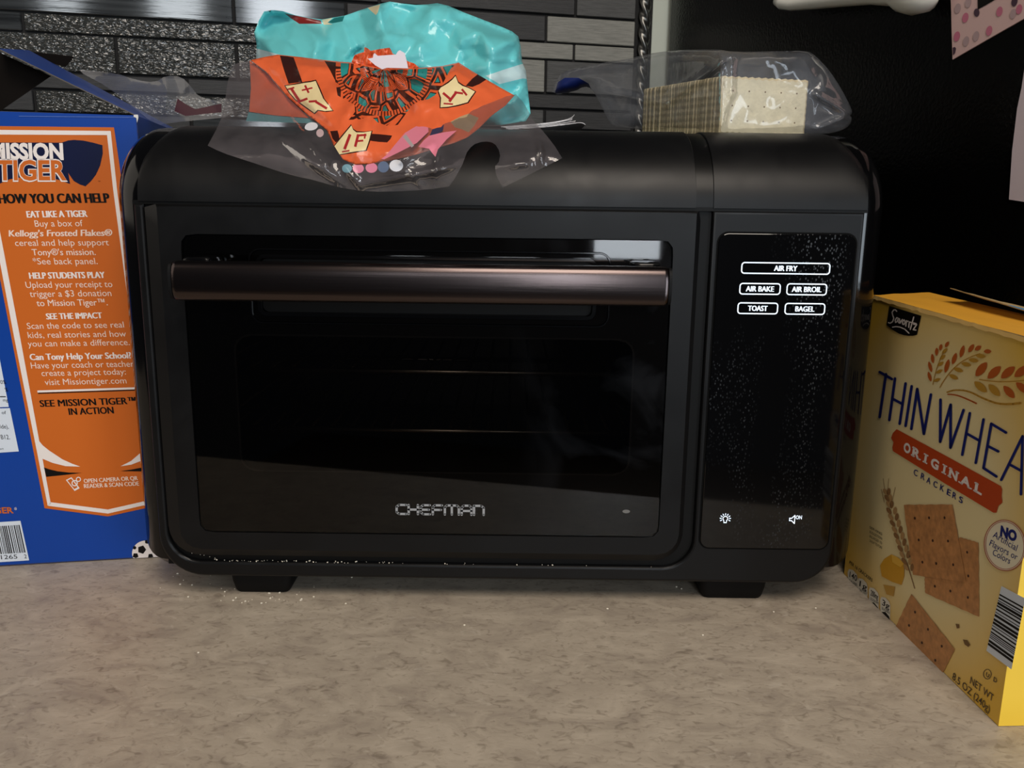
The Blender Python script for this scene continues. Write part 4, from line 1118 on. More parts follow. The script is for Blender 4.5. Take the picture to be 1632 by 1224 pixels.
A.text('NET WT', Z8((622, 958)), Z8((728, 1045)), (1.8, -11), bold=0.004); A.text('8.5 OZ (240g)', Z8((540, 938)), Z8((712, 1096)), (1.8, -11), bold=0.004)
A.ring(Z8((703, 916)), 6.6, 8.2, 1.0); A.text('U', Z8((696, 924)), Z8((710, 934)), (1, -6), bold=0.02); A.text('D', Z8((731, 948)), Z8((746, 958)), (1, -7), bold=0.02)
A.build('net_weight_lettering', [mat('print_brown', (62, 44, 20), 0.45)], cbox)
m_bw = mat('print_badge_white', (226, 222, 208), 0.45)
A = Art(kf); A.text('PER 16 CRACKERS', Z8((62, 402)), Z8((168, 488)), (1, -4.6), 0, bold=0.01); A.build('serving_lettering', [m_bk], cbox)
A = Art(kf)
for i, ln in enumerate(('SERVING', 'SUGGESTION', 'ENLARGED TO', 'SHOW TEXTURE')): A.text(ln, Z8((156, 238+i*21)), Z8((156+58, 268+i*21+4)), (.5, -3.6), 0)
A.build('note_lettering', [m_bk], cbox)
for i, (x, y, s1, s2) in enumerate(((55, 428, '140', 'CALORIES'), (101, 470, '1g', 'SAT FAT'), (153, 513, '200mg', 'SODIUM'), (206, 557, '3g', 'SUGARS'))):
    A = Art(kf)
    A.poly([Z8(p) for p in [(x, y+14), (x+6, y), (x+24, y+4), (x+42, y+24), (x+47, y+42), (x+46, y+100), (x+38, y+104), (x+12, y+76), (x+2, y+70)]], 0)
    A.text(s1, Z8((x+8, y+36)), Z8((x+42, y+58)), (1, -8.5), 1, LP, bold=0.01); A.text(s2, Z8((x+7, y+57)), Z8((x+43, y+80)), (.6, -3.6), 1, LP)
    if i: A.poly([Z8(p) for p in [(x+6, y+70), (x+24, y+70), (x+42, y+92), (x+44, y+104), (x+34, y+102), (x+12, y+84)]], 1, LP)
    tag(A.build('nutrition_badge', [m_bw, m_bk], cbox), 'white badge reading %s %s' % (s1, s2))

# ================================================================== CRACKERS IN THEIR SLEEVE (on the oven)
ZT0 = TOP+0.0018
GAM = math.radians(13)
fl_ = at(1145, 213, 0.080); W_ = 0.0690; Hc = at(1151, 122, 0.080).z-ZT0
bl_ = at(1023, 201, 0.235)
sv = Vector((bl_.x-fl_.x, 0.155, 0)); sl_ = sv.length; sd = sv.normalized()       # along the stack, away from the viewer
wd_ = Vector((math.cos(GAM), math.sin(GAM), 0)); fn_ = Vector((math.sin(GAM), -math.cos(GAM), 0))
m_crk = mat('cracker_pale', (238, 228, 194), 0.7, noise_amt=0.10, noise_scale=120, bump=0.3, bump_scale=400)
m_crk_edge = mat('cracker_edge', (214, 198, 158), 0.75, noise_amt=0.08, noise_scale=60)
m_hole = mat('cracker_hole', (120, 92, 54), 0.8)
TC = 0.0044
def cracker_mesh():
    bm = bmesh.new(); n = 0; P = []
    nx, nz = 13, 8
    def serr(a, b_, m):
        for k in range(m*2):
            t = k/(m*2); j = (0.0006 if k % 2 else -0.0004)*(1 if m == nx else 0.35)
            x, z = a[0]+(b_[0]-a[0])*t, a[1]+(b_[1]-a[1])*t; dx, dz = b_[0]-a[0], b_[1]-a[1]; l = math.hypot(dx, dz)
            P.append((x+dz/l*j, z-dx/l*j))
    c = [(0, 0), (W_, 0), (W_, Hc), (0, Hc)]
    for i, m in enumerate((nx, nz, nx, nz)): serr(c[i], c[(i+1) % 4], m)
    loops = []
    for (ins, y) in ((0.0012, TC*0.5), (0, TC*0.32), (0, -TC*0.32), (0.0014, -TC*0.5)):
        L = []
        for x, z in P:
            L.append(bm.verts.new((x+(ins if x < W_*.1 else -ins if x > W_*.9 else 0), y, z+(ins if z < Hc*.1 else -ins if z > Hc*.9 else 0))))
        loops.append(L)
    for A_, B_ in zip(loops, loops[1:]):
        for k in range(len(P)): bm.faces.new((A_[k], A_[(k+1) % len(P)], B_[(k+1) % len(P)], B_[k])).material_index = 1
    bm.faces.new(loops[0]); f = bm.faces.new(loops[-1][::-1])
    bmesh.ops.recalc_face_normals(bm, faces=bm.faces)
    for i in range(5):
        for j in range(3):
            cx, cz = W_*(0.13+0.185*i), Hc*(0.24+0.26*j)
            bm.faces.new([bm.verts.new((cx+.0006*math.cos(2*math.pi*k/8), -TC*.5-.0001, cz+.0006*math.sin(2*math.pi*k/8))) for k in range(8)]).material_index = 2
    me = bpy.data.meshes.new('cracker'); bm.to_mesh(me); bm.free()
    for m in (m_crk, m_crk_edge, m_hole): me.materials.append(m)
    return me
cm = cracker_mesh(); rc = random.Random(11)
ncr = int(sl_*math.cos(sd.angle(-fn_))/ (TC*1.04))
c0 = bpy.data.objects.new('cracker', cm); COL.objects.link(c0)
crk_group = 'pale crackers packed in the clear sleeve'
tag(c0, 'frontmost pale cracker in the sleeve, its dotted broad face showing', 'cracker', crk_group)
for i in range(ncr):
    o = c0 if i == 0 else c0.copy()
    if i: COL.objects.link(o); o['label'] = 'pale cracker packed on edge in the clear sleeve behind the front cracker'
    p = Vector((fl_.x, 0.080+TC*.5, 0))+sd*(sl_*i/ncr)
    o.location = (p.x+rc.uniform(-.0005, .0005), p.y, ZT0+0.0003+0.0105*i/ncr)
    o.rotation_euler = (0, 0, GAM+rc.uniform(-.01, .01))

film_s = clear_film('clear_sleeve_film', 0.10, (206, 212, 224), 0.10)
film_c = clear_film('clear_bag_film', 0.13, (196, 184, 186), 0.08, 1.2)
def Yc(x):
    if x >= 1150: return 0.080+(x-1150)*(0.016/134)
    if x >= 1024: return 0.080+(1150-x)*(0.155/126)
    return 0.235+(1024-x)*(0.11/144)
so = [(880, 152), (884, 132), (897, 113), (930, 106), (966, 99), (1003, 94), (1030, 86), (1075, 80), (1140, 78.5), (1172, 83), (1230, 82), (1286, 80.5), (1300, 89), (1322, 112), (1340, 140), (1356, 170), (1358.5, 181), (1354, 184), (1358, 188), (1355, 199), (1342, 208), (1318, 213.5), (1284, 214.5), (1145, 214), (1070, 209), (985, 203), (974, 198), (966, 186), (958, 168), (944, 142), (932, 137), (915, 146)]
so = smooth_poly(so, 1)
blue_r = [(884, 149), (889, 131), (900, 124), (922, 124), (938, 133), (944, 145), (920, 148)]
SF1, SF2 = Facets(870, 1370, 70, 220, 46, 5, 0.0030), Facets(870, 1370, 70, 220, 20, 8, 0.0009)
def sfront(x, y, d):
    k = 1-math.exp(-d/5.0)
    c = SF1(x, y)+SF2(x, y)
    dd = 0.0
    for (ax, ay, bx, by, w, h) in ((1166, 88, 1060, 165, 7, .005), (1060, 165, 955, 146, 6, .004), (1166, 88, 1165, 150, 5, .004), (1165, 150, 1145, 205, 5, .003), (1286, 82, 1160, 84, 7, .003), (1060, 165, 1076, 205, 6, .003), (1300, 150, 1352, 182, 5, .004), (1352, 184, 1304, 205, 5, .004)):
        t = max(0, min(1, ((x-ax)*(bx-ax)+(y-ay)*(by-ay))/((bx-ax)**2+(by-ay)**2))); q = math.hypot(x-ax-(bx-ax)*t, y-ay-(by-ay)*t)
        dd += h*math.exp(-(q/w)**2)
    return Yc(x)+0.002*(1-k)-(0.0095+0.008*max(0, min(1, (1160-x)/25)))*k+(c*k*0.7-dd)*k
W3, F3, M3 = pillow(so, 4.0, [blue_r], sfront, lambda d: 0.035*(1-math.exp(-d/18)))
lo = min(range(len(W3)), key=lambda i: W3[i].z)
W3 = [Vector((v.x, v.y, max(v.z, TOP+0.0019 if v.y > RY-.02 else v.z))) for v in W3]
sleeve = from_data('cracker_sleeve', W3, F3, [film_s, mat('film_blue_print', (30, 48, 120), 0.3)], None, True, M3)
tag(sleeve, 'clear crinkled plastic sleeve round the crackers on the oven top', 'cracker sleeve')

# ================================================================== TEAL BAG
teal_o = [(405, 52), (412, 34), (421, 18), (435, 16), (450, 17.5), (470, 24), (495, 29), (513, 31), (531, 28), (549, 25), (572, 17), (590, 11), (606, 6), (621, 2.5), (640, 5.5), (663, 8), (682, 7), (697, 5), (714, 9), (740, 20), (771, 32), (800, 43), (816, 50), (826, 58), (830, 75), (832, 98), (838, 112), (840, 130), (843, 160), (845.5, 181), (838, 193), (800, 199), (700, 201), (560, 200), (450, 170), (416, 120), (408, 98), (409, 70)]
teal_r = [[(774, 121), (800, 112), (831.6, 102), (839, 101), (842, 126), (833, 125), (796, 134)],
          [(405, 77), (412, 78), (445, 87), (440, 97), (402, 97)],
          [(453, 21), (470, 24.5), (495, 29.5), (511, 32.5), (513, 38), (477, 38), (462, 28)],
          [(533, 28.5), (549, 25.5), (546, 34), (530, 37), (522, 36)],
          [(513, 31.5), (530, 28.5), (522, 36), (530, 39), (516, 39.5)], [(586, 12.5), (606, 7), (602, 20), (599, 24), (592, 18)]]
TF1, TF2 = Facets(400, 850, 0, 205, 52, 3, 0.020), Facets(400, 850, 0, 205, 27, 4, 0.0115)
def tfront(x, y, d):
    yb = 0.155-0.00010*max(0, y-40)
    k = 1-math.exp(-d/38.0)
    c = TF1(x, y)+TF2(x, y)
    dd = 0
    for (ax, ay, bx, by, w, h) in ((612, 95, 690, 14, 9, .012), (690, 14, 680, 60, 8, .008), (612, 95, 470, 45, 11, .010), (612, 95, 800, 62, 12, .010), (600, 90, 545, 40, 8, .009), (650, 105, 825, 95, 9, .010), (500, 85, 412, 60, 10, .007), (640, 20, 612, 80, 8, .008)):
        t = max(0, min(1, ((x-ax)*(bx-ax)+(y-ay)*(by-ay))/((bx-ax)**2+(by-ay)**2))); q = math.hypot(x-ax-(bx-ax)*t, y-ay-(by-ay)*t)
        dd += h*max(0, 1-q/(w*2.2))
    return yb-0.040*k-(c+dd*.55)*min(1, d/10)+0.016
m_teal = mat('bag_teal_plastic', (108, 204, 208), 0.2, spec=0.5, bump=0.06, bump_scale=60)
W4, F4, M4 = pillow(teal_o, 4.5, teal_r, tfront, lambda d: 0.11*(1-math.exp(-d/45)))
W4 = [Vector((v.x, v.y, max(v.z, TOP+0.0020))) for v in W4]
m_tw = mat('bag_white_strip', (196, 222, 224), 0.25); m_tr = mat('bag_red_print', (122, 36, 34), 0.25); m_td = mat('bag_dark_teal_print', (32, 112, 112), 0.25); m_tc = mat('bag_cream_print', (214, 204, 168), 0.25)
teal = from_data('bread_bag', W4, F4, [m_teal, m_tw, m_tw, m_tr, m_td, m_tc, m_tc], None, True, M4)
tag(teal, 'crumpled teal plastic bread bag on the oven top, behind the orange bag', 'plastic bag')

# ================================================================== ORANGE BAG
_dy = np.array([40, 60, 100, 150, 180, 200, 220, 245, 262, 285, 310, 330.]); _dv = np.array([.12, .112, .088, .062, .042, .025, .010, -.003, -.0075, -.0085, -.0085, -.0085])
_gy = np.arange(40, 330.); _gv = np.convolve(np.pad(np.interp(_gy, _dy, _dv), 12, mode='edge'), np.ones(25)/25, 'valid')
def ydrape(y): return float(np.interp(y, _gy, _gv))
NK = (612.0, 108.0)
or_o = [(399, 96), (420, 91), (442.5, 87), (480, 91), (516, 95.5), (540, 98), (561, 99.5), (585, 104), (612, 110), (650, 109), (672, 108), (705, 105), (731, 99.5), (752, 113), (781, 130), (800, 141), (820, 152), (806, 168), (784, 184), (763, 205), (745, 219), (724, 228), (696, 236), (665, 246), (640, 252), (612, 258), (590, 261.5), (566, 262.5), (546, 254), (533, 234), (521, 208), (506, 195), (491, 184), (457, 153), (424, 115)]
pat = [(517, 97), (526, 112), (534, 128), (536, 140), (538, 152), (552, 160), (565, 167), (566, 178), (556, 191), (574, 190), (591, 185), (602, 195), (618, 201), (634, 199), (645, 184), (656, 168), (668, 161), (683, 158), (693, 152), (701, 142), (710, 125), (718, 110), (727, 102), (718, 104.2), (705, 106.5), (672, 109.5), (650, 110.5), (613, 112), (585, 106), (561, 101.5), (540, 100)]
sh1 = [(455, 137), (470, 135), (487, 132), (495, 131), (503, 129), (509, 143), (515, 157), (530, 176), (518, 177), (506, 175), (501, 180), (486, 169), (472, 159), (462, 148)]
sh2 = [(698, 142), (707, 137), (715, 132), (721, 127), (726, 121), (730, 132), (737, 137), (746, 140), (757, 146), (751, 154), (745, 163), (730, 167), (715, 170), (702, 171), (703, 156)]
sh3 = [(533, 233), (546, 217), (560, 200), (563, 207), (568, 211), (580, 211), (592, 209), (588, 224), (583, 239), (562, 242), (541, 246)]
sh_refl = [(718, 194), (733, 186), (747, 181), (763, 188), (756, 200), (747, 211), (736, 206), (725, 203)]  # dull reflection of a shield, painted on as a tan patch
def grow(poly, g):
    c = (sum(p[0] for p in poly)/len(poly), sum(p[1] for p in poly)/len(poly))
    return [(p[0]+(p[0]-c[0])/math.hypot(p[0]-c[0], p[1]-c[1])*g, p[1]+(p[1]-c[1])/math.hypot(p[0]-c[0], p[1]-c[1])*g) for p in poly]
bl1 = [(446, 88.5), (457, 89.5), (468, 91.5), (475, 111), (482, 131), (471, 132), (460, 133.5), (452, 110)]
bl2 = [(742, 137), (752, 126), (763, 117), (769, 122), (775, 127), (764, 134), (753, 138.5)]
bl3 = [(589, 213), (606, 214), (625, 216), (622, 222), (617, 227), (602, 226), (588, 224)]
bl4 = [(526, 209), (538, 208), (540, 215), (541, 222), (535, 227), (530, 221)]
def letter(pts, c=(0, 0)): return pts
def bar_(p, q, w):
    dx, dy = q[0]-p[0], q[1]-p[1]; l = math.hypot(dx, dy); nx, ny = -dy/l*w/2, dx/l*w/2
    return [(p[0]+nx, p[1]+ny), (q[0]+nx, q[1]+ny), (q[0]-nx, q[1]-ny), (p[0]-nx, p[1]-ny)]
red = [bar_((464, 141), (477, 161), 4.5), bar_((474.5, 163), (490, 157), 3.6), bar_((458.5, 142.5), (469, 139.5), 2.6), bar_((486, 136), (492, 148), 3.2), bar_((481, 144), (498, 140), 2.6), bar_((492, 162), (505, 161), 3.4), bar_((503, 162), (521, 173), 4),
       bar_((706, 148), (720, 160), 4), bar_((716, 162), (728, 146), 4.2), bar_((724, 147), (738, 149), 3.4), bar_((736, 142), (744, 152), 3.4), bar_((707, 165), (722, 166), 2.6),
       bar_((549, 238), (558, 214), 4.6), bar_((545, 242), (557, 240), 2.6), bar_((566, 234), (571, 214), 4.2), bar_((570, 216), (584, 215), 3.4), bar_((569, 225), (579, 224), 3), bar_((582, 213), (581, 221), 2.6)]
regs = [bl1, bl2, bl3, bl4, grow(sh1, 2.2), grow(sh2, 2.2), grow(sh3, 2.2), sh1, sh2, sh3, sh_refl]+red+[pat]
regm = [2, 2, 2, 2, 2, 2, 2, 3, 3, 3, 4]+[5]*len(red)+[1]
def ofront(x, y, d):
    dx, dy = x-NK[0], y-NK[1]; r = math.hypot(dx, dy); th = math.atan2(dy, dx)
    pl = math.sin(th*13+math.sin(th*3)*1.5)*math.exp(-((r-45)/48)**2)*0.0065*min(1, r/16)+math.sin(th*27+1)*math.exp(-((r-22)/22)**2)*0.0014*min(1, r/10)
    bul = -0.016*math.exp(-((r-95)/55)**2)+0.010*math.exp(-(r/28)**2)
    k = min(1, d/14)
    return ydrape(y)-0.006+(bul*(0.25 if y > 215 else 1-0.75*max(0, (y-165)/50)))*k+pl*k-(crease(x, y, 55, 6)*0.0018+crease(x, y, 24, 2)*0.0007)*k
def pattern_mat():
    m = bpy.data.materials.new('bag_orange_pattern'); m.use_nodes = True; nt = m.node_tree; L = nt.links.new
    b = nt.nodes['Principled BSDF']; b.inputs['Roughness'].default_value = 0.25
    uv = nt.nodes.new('ShaderNodeUVMap'); uv.uv_map = 'print'
    mp = nt.nodes.new('ShaderNodeMapping'); mp.inputs['Scale'].default_value = (7.5, 3.4, 1); L(uv.outputs[0], mp.inputs[0])
    v = nt.nodes.new('ShaderNodeTexVoronoi'); v.feature = 'DISTANCE_TO_EDGE'; v.inputs['Scale'].default_value = 1.0; v.inputs['Randomness'].default_value = 0.75
    v2 = nt.nodes.new('ShaderNodeTexVoronoi'); v2.inputs['Scale'].default_value = 1.0; v2.inputs['Randomness'].default_value = 0.75
    L(mp.outputs[0], v.inputs['Vector']); L(mp.outputs[0], v2.inputs['Vector'])
    r = nt.nodes.new('ShaderNodeValToRGB'); r.color_ramp.interpolation = 'CONSTANT'; e = r.color_ramp.elements
    br, og, tl = srgb(58, 28, 20), srgb(222, 96, 52), srgb(42, 140, 136)
    e[0].position = 0; e[0].color = br; e[1].position = 0.055; e[1].color = og
    for p_, c_ in ((0.12, br), (0.145, tl), (0.36, br), (0.39, og)): x = e.new(p_); x.color = c_
    L(v.outputs['Distance'], r.inputs[0])
    r2 = nt.nodes.new('ShaderNodeValToRGB'); r2.color_ramp.interpolation = 'CONSTANT'; e = r2.color_ramp.elements
    e[0].position = 0; e[0].color = br; e[1].position = 0.05; e[1].color = og
    for p_, c_ in ((0.13, br), (0.16, og), (0.22, br), (0.25, og), (0.33, br), (0.36, og)): x = e.new(p_); x.color = c_
    L(v.outputs['Distance'], r2.inputs[0])
    sp = nt.nodes.new('ShaderNodeSeparateColor'); L(v2.outputs['Color'], sp.inputs[0])
    gt = nt.nodes.new('ShaderNodeMath'); gt.operation = 'GREATER_THAN'; gt.inputs[1].default_value = 0.74; L(sp.outputs[0], gt.inputs[0])
    mx = nt.nodes.new('ShaderNodeMix'); mx.data_type = 'RGBA'; L(gt.outputs[0], mx.inputs[0]); L(r.outputs[0], mx.inputs[6]); L(r2.outputs[0], mx.inputs[7])
    # concentric ladder bands
    sx = nt.nodes.new('ShaderNodeSeparateXYZ'); L(uv.outputs[0], sx.inputs[0])
    wv = nt.nodes.new('ShaderNodeMath'); wv.operation = 'MULTIPLY'; wv.inputs[1].default_value = 2.6; L(sx.outputs[1], wv.inputs[0])
    fr = nt.nodes.new('ShaderNodeMath'); fr.operation = 'FRACT'; L(wv.outputs[0], fr.inputs[0])
    r3 = nt.nodes.new('ShaderNodeValToRGB'); r3.color_ramp.interpolation = 'CONSTANT'; e = r3.color_ramp.elements
    e[0].position = 0; e[0].color = (0, 0, 0, 1); e[1].position = 0.80; e[1].color = (1, 1, 1, 1)
    L(fr.outputs[0], r3.inputs[0])
    us = nt.nodes.new('ShaderNodeMath'); us.operation = 'MULTIPLY'; us.inputs[1].default_value = 46; L(sx.outputs[0], us.inputs[0])
    uf = nt.nodes.new('ShaderNodeMath'); uf.operation = 'FRACT'; L(us.outputs[0], uf.inputs[0])
    r4 = nt.nodes.new('ShaderNodeValToRGB'); r4.color_ramp.interpolation = 'CONSTANT'; e = r4.color_ramp.elements
    e[0].position = 0; e[0].color = og; e[1].position = 0.62; e[1].color = br; L(uf.outputs[0], r4.inputs[0])
    m2 = nt.nodes.new('ShaderNodeMix'); m2.data_type = 'RGBA'; L(r3.outputs[0], m2.inputs[0]); L(mx.outputs[2], m2.inputs[6]); L(r4.outputs[0], m2.inputs[7])
    L(m2.outputs[2], b.inputs['Base Color'])
    return m
V5, T5, I5 = sheet(or_o, 3.6, regs)
I5 = []
for t in T5:
    c = (sum(V5[i][0] for i in t)/3, sum(V5[i][1] for i in t)/3); k = 0
    for g, m_ in zip(regs, regm):
        if inside(c, g): k = m_
    I5.append(k)
D5 = edge_dist(V5, resample(or_o, 3.6))
W5 = [at(x, y, ofront(x, y, d)) for (x, y), d in zip(V5, D5)]
# sides of the bag run back from the rim of the printed end
nb5 = len(resample(or_o, 3.6)); base = len(W5); rim5 = list(range(nb5))
F5 = [list(t) for t in T5]
for k, sh_ in ((1, .965),):
    for i in rim5:
        v = W5[i]; c = Vector((-0.085, 0, 0.368)); q = v+(c-v)*(1-sh_); q.y = v.y+0.008*k
        if q.y < RY+.02: q.z = max(q.z, SEAM+0.002+RZ*math.sqrt(max(0, 1-((RY-q.y)/(RY+.003))**2)) if q.y < RY else TOP+0.003)
        W5.append(q)
prev = rim5
for k in (0,):
    nxt = [base+k*nb5+i for i in range(nb5)]
    for i in range(nb5):
        F5.append([prev[(i+1) % nb5], prev[i], nxt[i], nxt[(i+1) % nb5]]); I5.append(0)
    prev = nxt
m_bo = mat('bag_orange_plastic', (226, 102, 58), 0.25, spec=0.5, bump=0.2, bump_scale=60)
m_bb = mat('bag_brown_print', (56, 26, 22), 0.25); m_bc = mat('bag_cream_shield', (232, 212, 160), 0.28); m_bt = mat('bag_shield_reflection', (176, 148, 112), 0.3); m_br = mat('bag_red_letter', (168, 40, 44), 0.28)
orange = from_data('roll_bag', W5, F5, [m_bo, pattern_mat(), m_bb, m_bc, m_bt, m_br], None, True, I5)
uvl = orange.data.uv_layers.new(name='print')
for p in orange.data.polygons:
    for li in p.loop_indices:
        vi = orange.data.loops[li].vertex_index
        if vi < len(V5):
            dx, dy = V5[vi][0]-NK[0], V5[vi][1]-NK[1]; uvl.data[li].uv = (math.atan2(dy, dx)/math.pi if dy > -1 else (0 if dx > 0 else 1), math.hypot(dx, dy)/100)
tag(orange, 'orange patterned plastic roll bag gathered to a neck, cream shields on it', 'plastic bag')
for (nm, pl, m_, dy_) in (('bag_side', [(398, 97), (424, 116), (440, 134), (457, 154), (474, 170), (493, 188), (440, 184), (397, 178), (400, 140)], m_bo, 0.006),
                          ('bag_seam', [(396, 179), (440, 185), (493, 189), (505, 197), (450, 195), (392, 193)], mat('bag_seam_teal', (96, 160, 166), 0.3), 0.006)):
    Vs, Ts, _ = sheet(pl, 6, [])
    from_data(nm, [at(x, y, ydrape(y)+dy_-0.006+0.002*math.sin(x*.12+y*.05)) for x, y in Vs], Ts, m_, orange, True)
# gathered neck above the clip, and the white clip
ru = [(560, 99), (565, 88), (572, 85), (580, 83), (581, 75), (586, 77), (591, 81), (606, 78), (621, 76), (625, 85), (638, 91), (651, 98), (660, 101), (668, 107.5), (640, 110), (612, 112), (585, 106)]
V6, T6, M6 = sheet(ru, 4, [])
W6 = [at(x, y, 0.082+0.004*math.sin(x*.55+y*.1)+0.001*math.sin(x*1.7)) for x, y in V6]
n6 = len(W6); W6 += [v+Vector((0, 0.004, 0)) for v in W6]
from_data('gathered_neck', W6, T6+[[i+n6 for i in t][::-1] for t in T6], m_bo, orange, True)
tg = [(586, 93.5), (594.5, 92), (595, 87), (597, 84.5), (602, 89), (616, 88), (631, 87), (634, 82), (637, 80), (645, 84.5), (648, 97), (650.5, 109), (633, 108.4), (616.5, 108), (609, 110.5), (598, 104)]
b = bmesh.new(); f0 = [at(x, y, 0.0665) for x, y in tg]
bmesh.ops.create_vert if False else None
va = [b.verts.new(p) for p in f0]; vb = [b.verts.new(p+Vector((0, 0.0012, 0))) for p in f0]
b.faces.new(va); b.faces.new(vb[::-1])
for i in range(len(va)): b.faces.new((va[i], va[(i+1) % len(va)], vb[(i+1) % len(va)], vb[i]))
tag(from_bm('bag_clip', b, mat('clip_white', (226, 218, 226), 0.45), orange), 'white plastic bread clip')

# ================================================================== CLEAR PRINTED BAG
cl_o = [(396, 97), (384, 99), (371, 103), (363, 130), (358, 165), (352, 190), (345, 206), (338, 219), (331, 232), (345, 239), (362, 246), (405, 260), (450, 275), (476, 282), (500, 287), (524, 294), (548, 300), (575, 304), (602, 305.5), (632, 305), (662, 303.5), (690, 301), (716, 297), (727, 281), (737, 262), (744, 243), (750, 235), (757, 229.5), (766, 226.5), (776, 225.5), (784, 227), (790, 231), (795, 239), (797, 248), (795, 258), (789, 265), (790, 275), (793, 284), (801, 299), (832, 284), (864, 268), (896, 252), (885, 234), (872, 217), (861, 204), (850, 192), (843, 178), (834, 163), (822, 150), (806, 154), (781, 164), (760, 172), (738, 181), (708, 187), (684, 190), (665, 200), (645, 212), (630, 230), (616, 247), (600, 259), (586, 262), (568, 263), (548, 255), (534, 237), (522, 210), (506, 196), (491, 185), (457, 154), (423, 115)]
dots = [((496, 203.5), 10.5, 6.5, 0), ((510, 212), 6, 6.5, 1), ((553, 268.5), 8, 7, 2), ((571, 268.5), 9, 7.5, 3), ((592, 267.5), 9.5, 8, 3), ((611, 266), 9, 9, 4), ((631.5, 264), 11, 9.5, 0)]
dregs = [[(c[0]+rx*math.cos(2*math.pi*k/16), c[1]+ry*math.sin(2*math.pi*k/16)-(3*abs(math.cos(math.pi*k/16)) if i == 0 else 0)) for k in range(16)] for i, (c, rx, ry, m_) in enumerate(dots)]
pinks = [[(603, 252), (612, 242), (622, 230), (636, 216), (650, 205), (668, 196), (681, 191.5), (683, 210), (664, 228), (637, 242), (612, 254)],
         [(667, 234), (675, 224), (684, 216), (706, 211), (728, 208), (712, 222), (698, 238), (694, 250), (688, 243), (684, 237)]]
slate = [(685, 216), (690, 204), (692, 199), (708, 195), (706, 208), (697, 213)]
bars = [[(642, 218), (647, 214), (660, 232), (656, 235)]]
mcl = [film_c]+[mat('dot_white', (220, 220, 226), .3)]*1
dm = [mat('dot_white'), mat('dot_blush', (196, 170, 172), .3), mat('dot_teal', (112, 150, 162), .3), mat('dot_pink', (212, 126, 150), .3), mat('dot_slate', (96, 110, 136), .3)]
mats_c = [film_c]+[dm[d[3]] for d in dots]+[mat('film_pink', (222, 128, 148), .3)]*2+[mat('film_slate', (52, 56, 84), .3)]+[mat('film_grey', (170, 160, 160), .4)]
CF1, CF2 = Facets(320, 900, 90, 310, 70, 12, 0.0045), Facets(320, 900, 90, 310, 30, 13, 0.0012)
def cfront(x, y, d):
    k = min(1, d/24)
    c = CF1(x, y)+CF2(x, y)
    dd = 0
    for (ax, ay, bx, by, w, h) in ((345, 206, 430, 150, 6, .004), (405, 185, 545, 295, 7, .005), (450, 175, 520, 262, 5, .004), (548, 262, 575, 300, 5, .004), (575, 296, 740, 262, 6, .005), (652, 276, 676, 302, 4, .004), (690, 230, 640, 256, 5, .004), (857, 200, 864, 268, 4, .005), (790, 265, 840, 262, 5, .004), (700, 236, 690, 300, 4, .003)):
        t = max(0, min(1, ((x-ax)*(bx-ax)+(y-ay)*(by-ay))/((bx-ax)**2+(by-ay)**2))); q = math.hypot(x-ax-(bx-ax)*t, y-ay-(by-ay)*t)
        dd += h*math.exp(-(q/w)**2)
    yy = ydrape(y)-0.0115
    return yy-0.003*k-max(-0.002, (c*.55))*k-dd*k-0.004*math.exp(-((y-255)/40)**2)
V7, T7, M7 = sheet(cl_o, 4.5, dregs+pinks+[slate]+bars)
D7 = edge_dist(V7, resample(cl_o, 4.5))
W7 = [at(x, y, cfront(x, y, d)) for (x, y), d in zip(V7, D7)]
cbag = from_data('clear_bag', W7, T7, mats_c, None, True, M7)
tag(cbag, 'torn clear plastic bag with coloured dots draped over the oven front', 'plastic bag')
tl_o = smooth_poly([(118, 110), (150, 113), (186, 117), (215, 127), (247, 132), (265, 120), (289, 122), (304, 137), (316, 154), (343, 160.5), (366, 155), (372, 186), (320, 191), (277, 195), (252, 200), (228, 184), (175, 140)], 1)
mar = [(283, 157), (296, 166), (311, 174), (330, 170), (353, 165), (353, 179), (322, 182), (296, 185), (278, 177)]
V8, T8, M8 = sheet(tl_o, 5, [mar])
LF1 = Facets(100, 380, 100, 210, 40, 31, 0.004)
def lfront(x, y): return 0.075+0.00025*(372-x)+LF1(x, y)
W8 = [at(x, y, lfront(x, y)) for x, y in V8]
from_data('bag_tail', W8, T8, [clear_film('clear_tail_film', 0.12, (190, 192, 200), 0.12, 0.3), mat('film_maroon', (66, 18, 34), .3)], cbag, True, M8)

# ================================================================== WHITE PAPERS between the bags
pg = 'white papers lying on the oven top'
def paper(pts, thick, depth, label):
    b = bmesh.new(); fr = [at(x, y, 0.100+0.004*math.sin(x*.1)) for x, y in smooth_poly(pts, 2, False)]
    L = [[b.verts.new(p+Vector((0, dy, dz))) for p in fr] for dy, dz in ((0, 0), (depth, 0.001), (depth, 0.001-thick), (0, -thick))]
    for A_, B_ in zip(L, L[1:]+L[:1]):
        for i in range(len(fr)-1): b.faces.new((A_[i], A_[i+1], B_[i+1], B_[i]))
    b.faces.new([l[0] for l in L]); b.faces.new([l[-1] for l in L][::-1])
    o = from_bm('paper_sheet', b, mat('paper_white', (226, 224, 226), 0.7), None)
    tag(o, label, 'paper', pg)
paper([(780, 203), (830, 199.5), (880, 195), (910, 189), (919, 178)], 0.0005, 0.09, 'topmost of the white papers on the oven, its corner curling highest')
paper([(780, 204), (840, 200), (890, 195), (926, 185)], 0.0004, 0.09, 'white paper just under the curled top sheet on the oven')
paper([(780, 205), (850, 200.5), (900, 195.5), (928, 190)], 0.0004, 0.09, 'middle white paper of the fanned sheets on the oven')
paper([(780, 206), (850, 202), (905, 197), (930, 194)], 0.0004, 0.09, 'white paper second from the bottom of the fanned sheets on the oven')
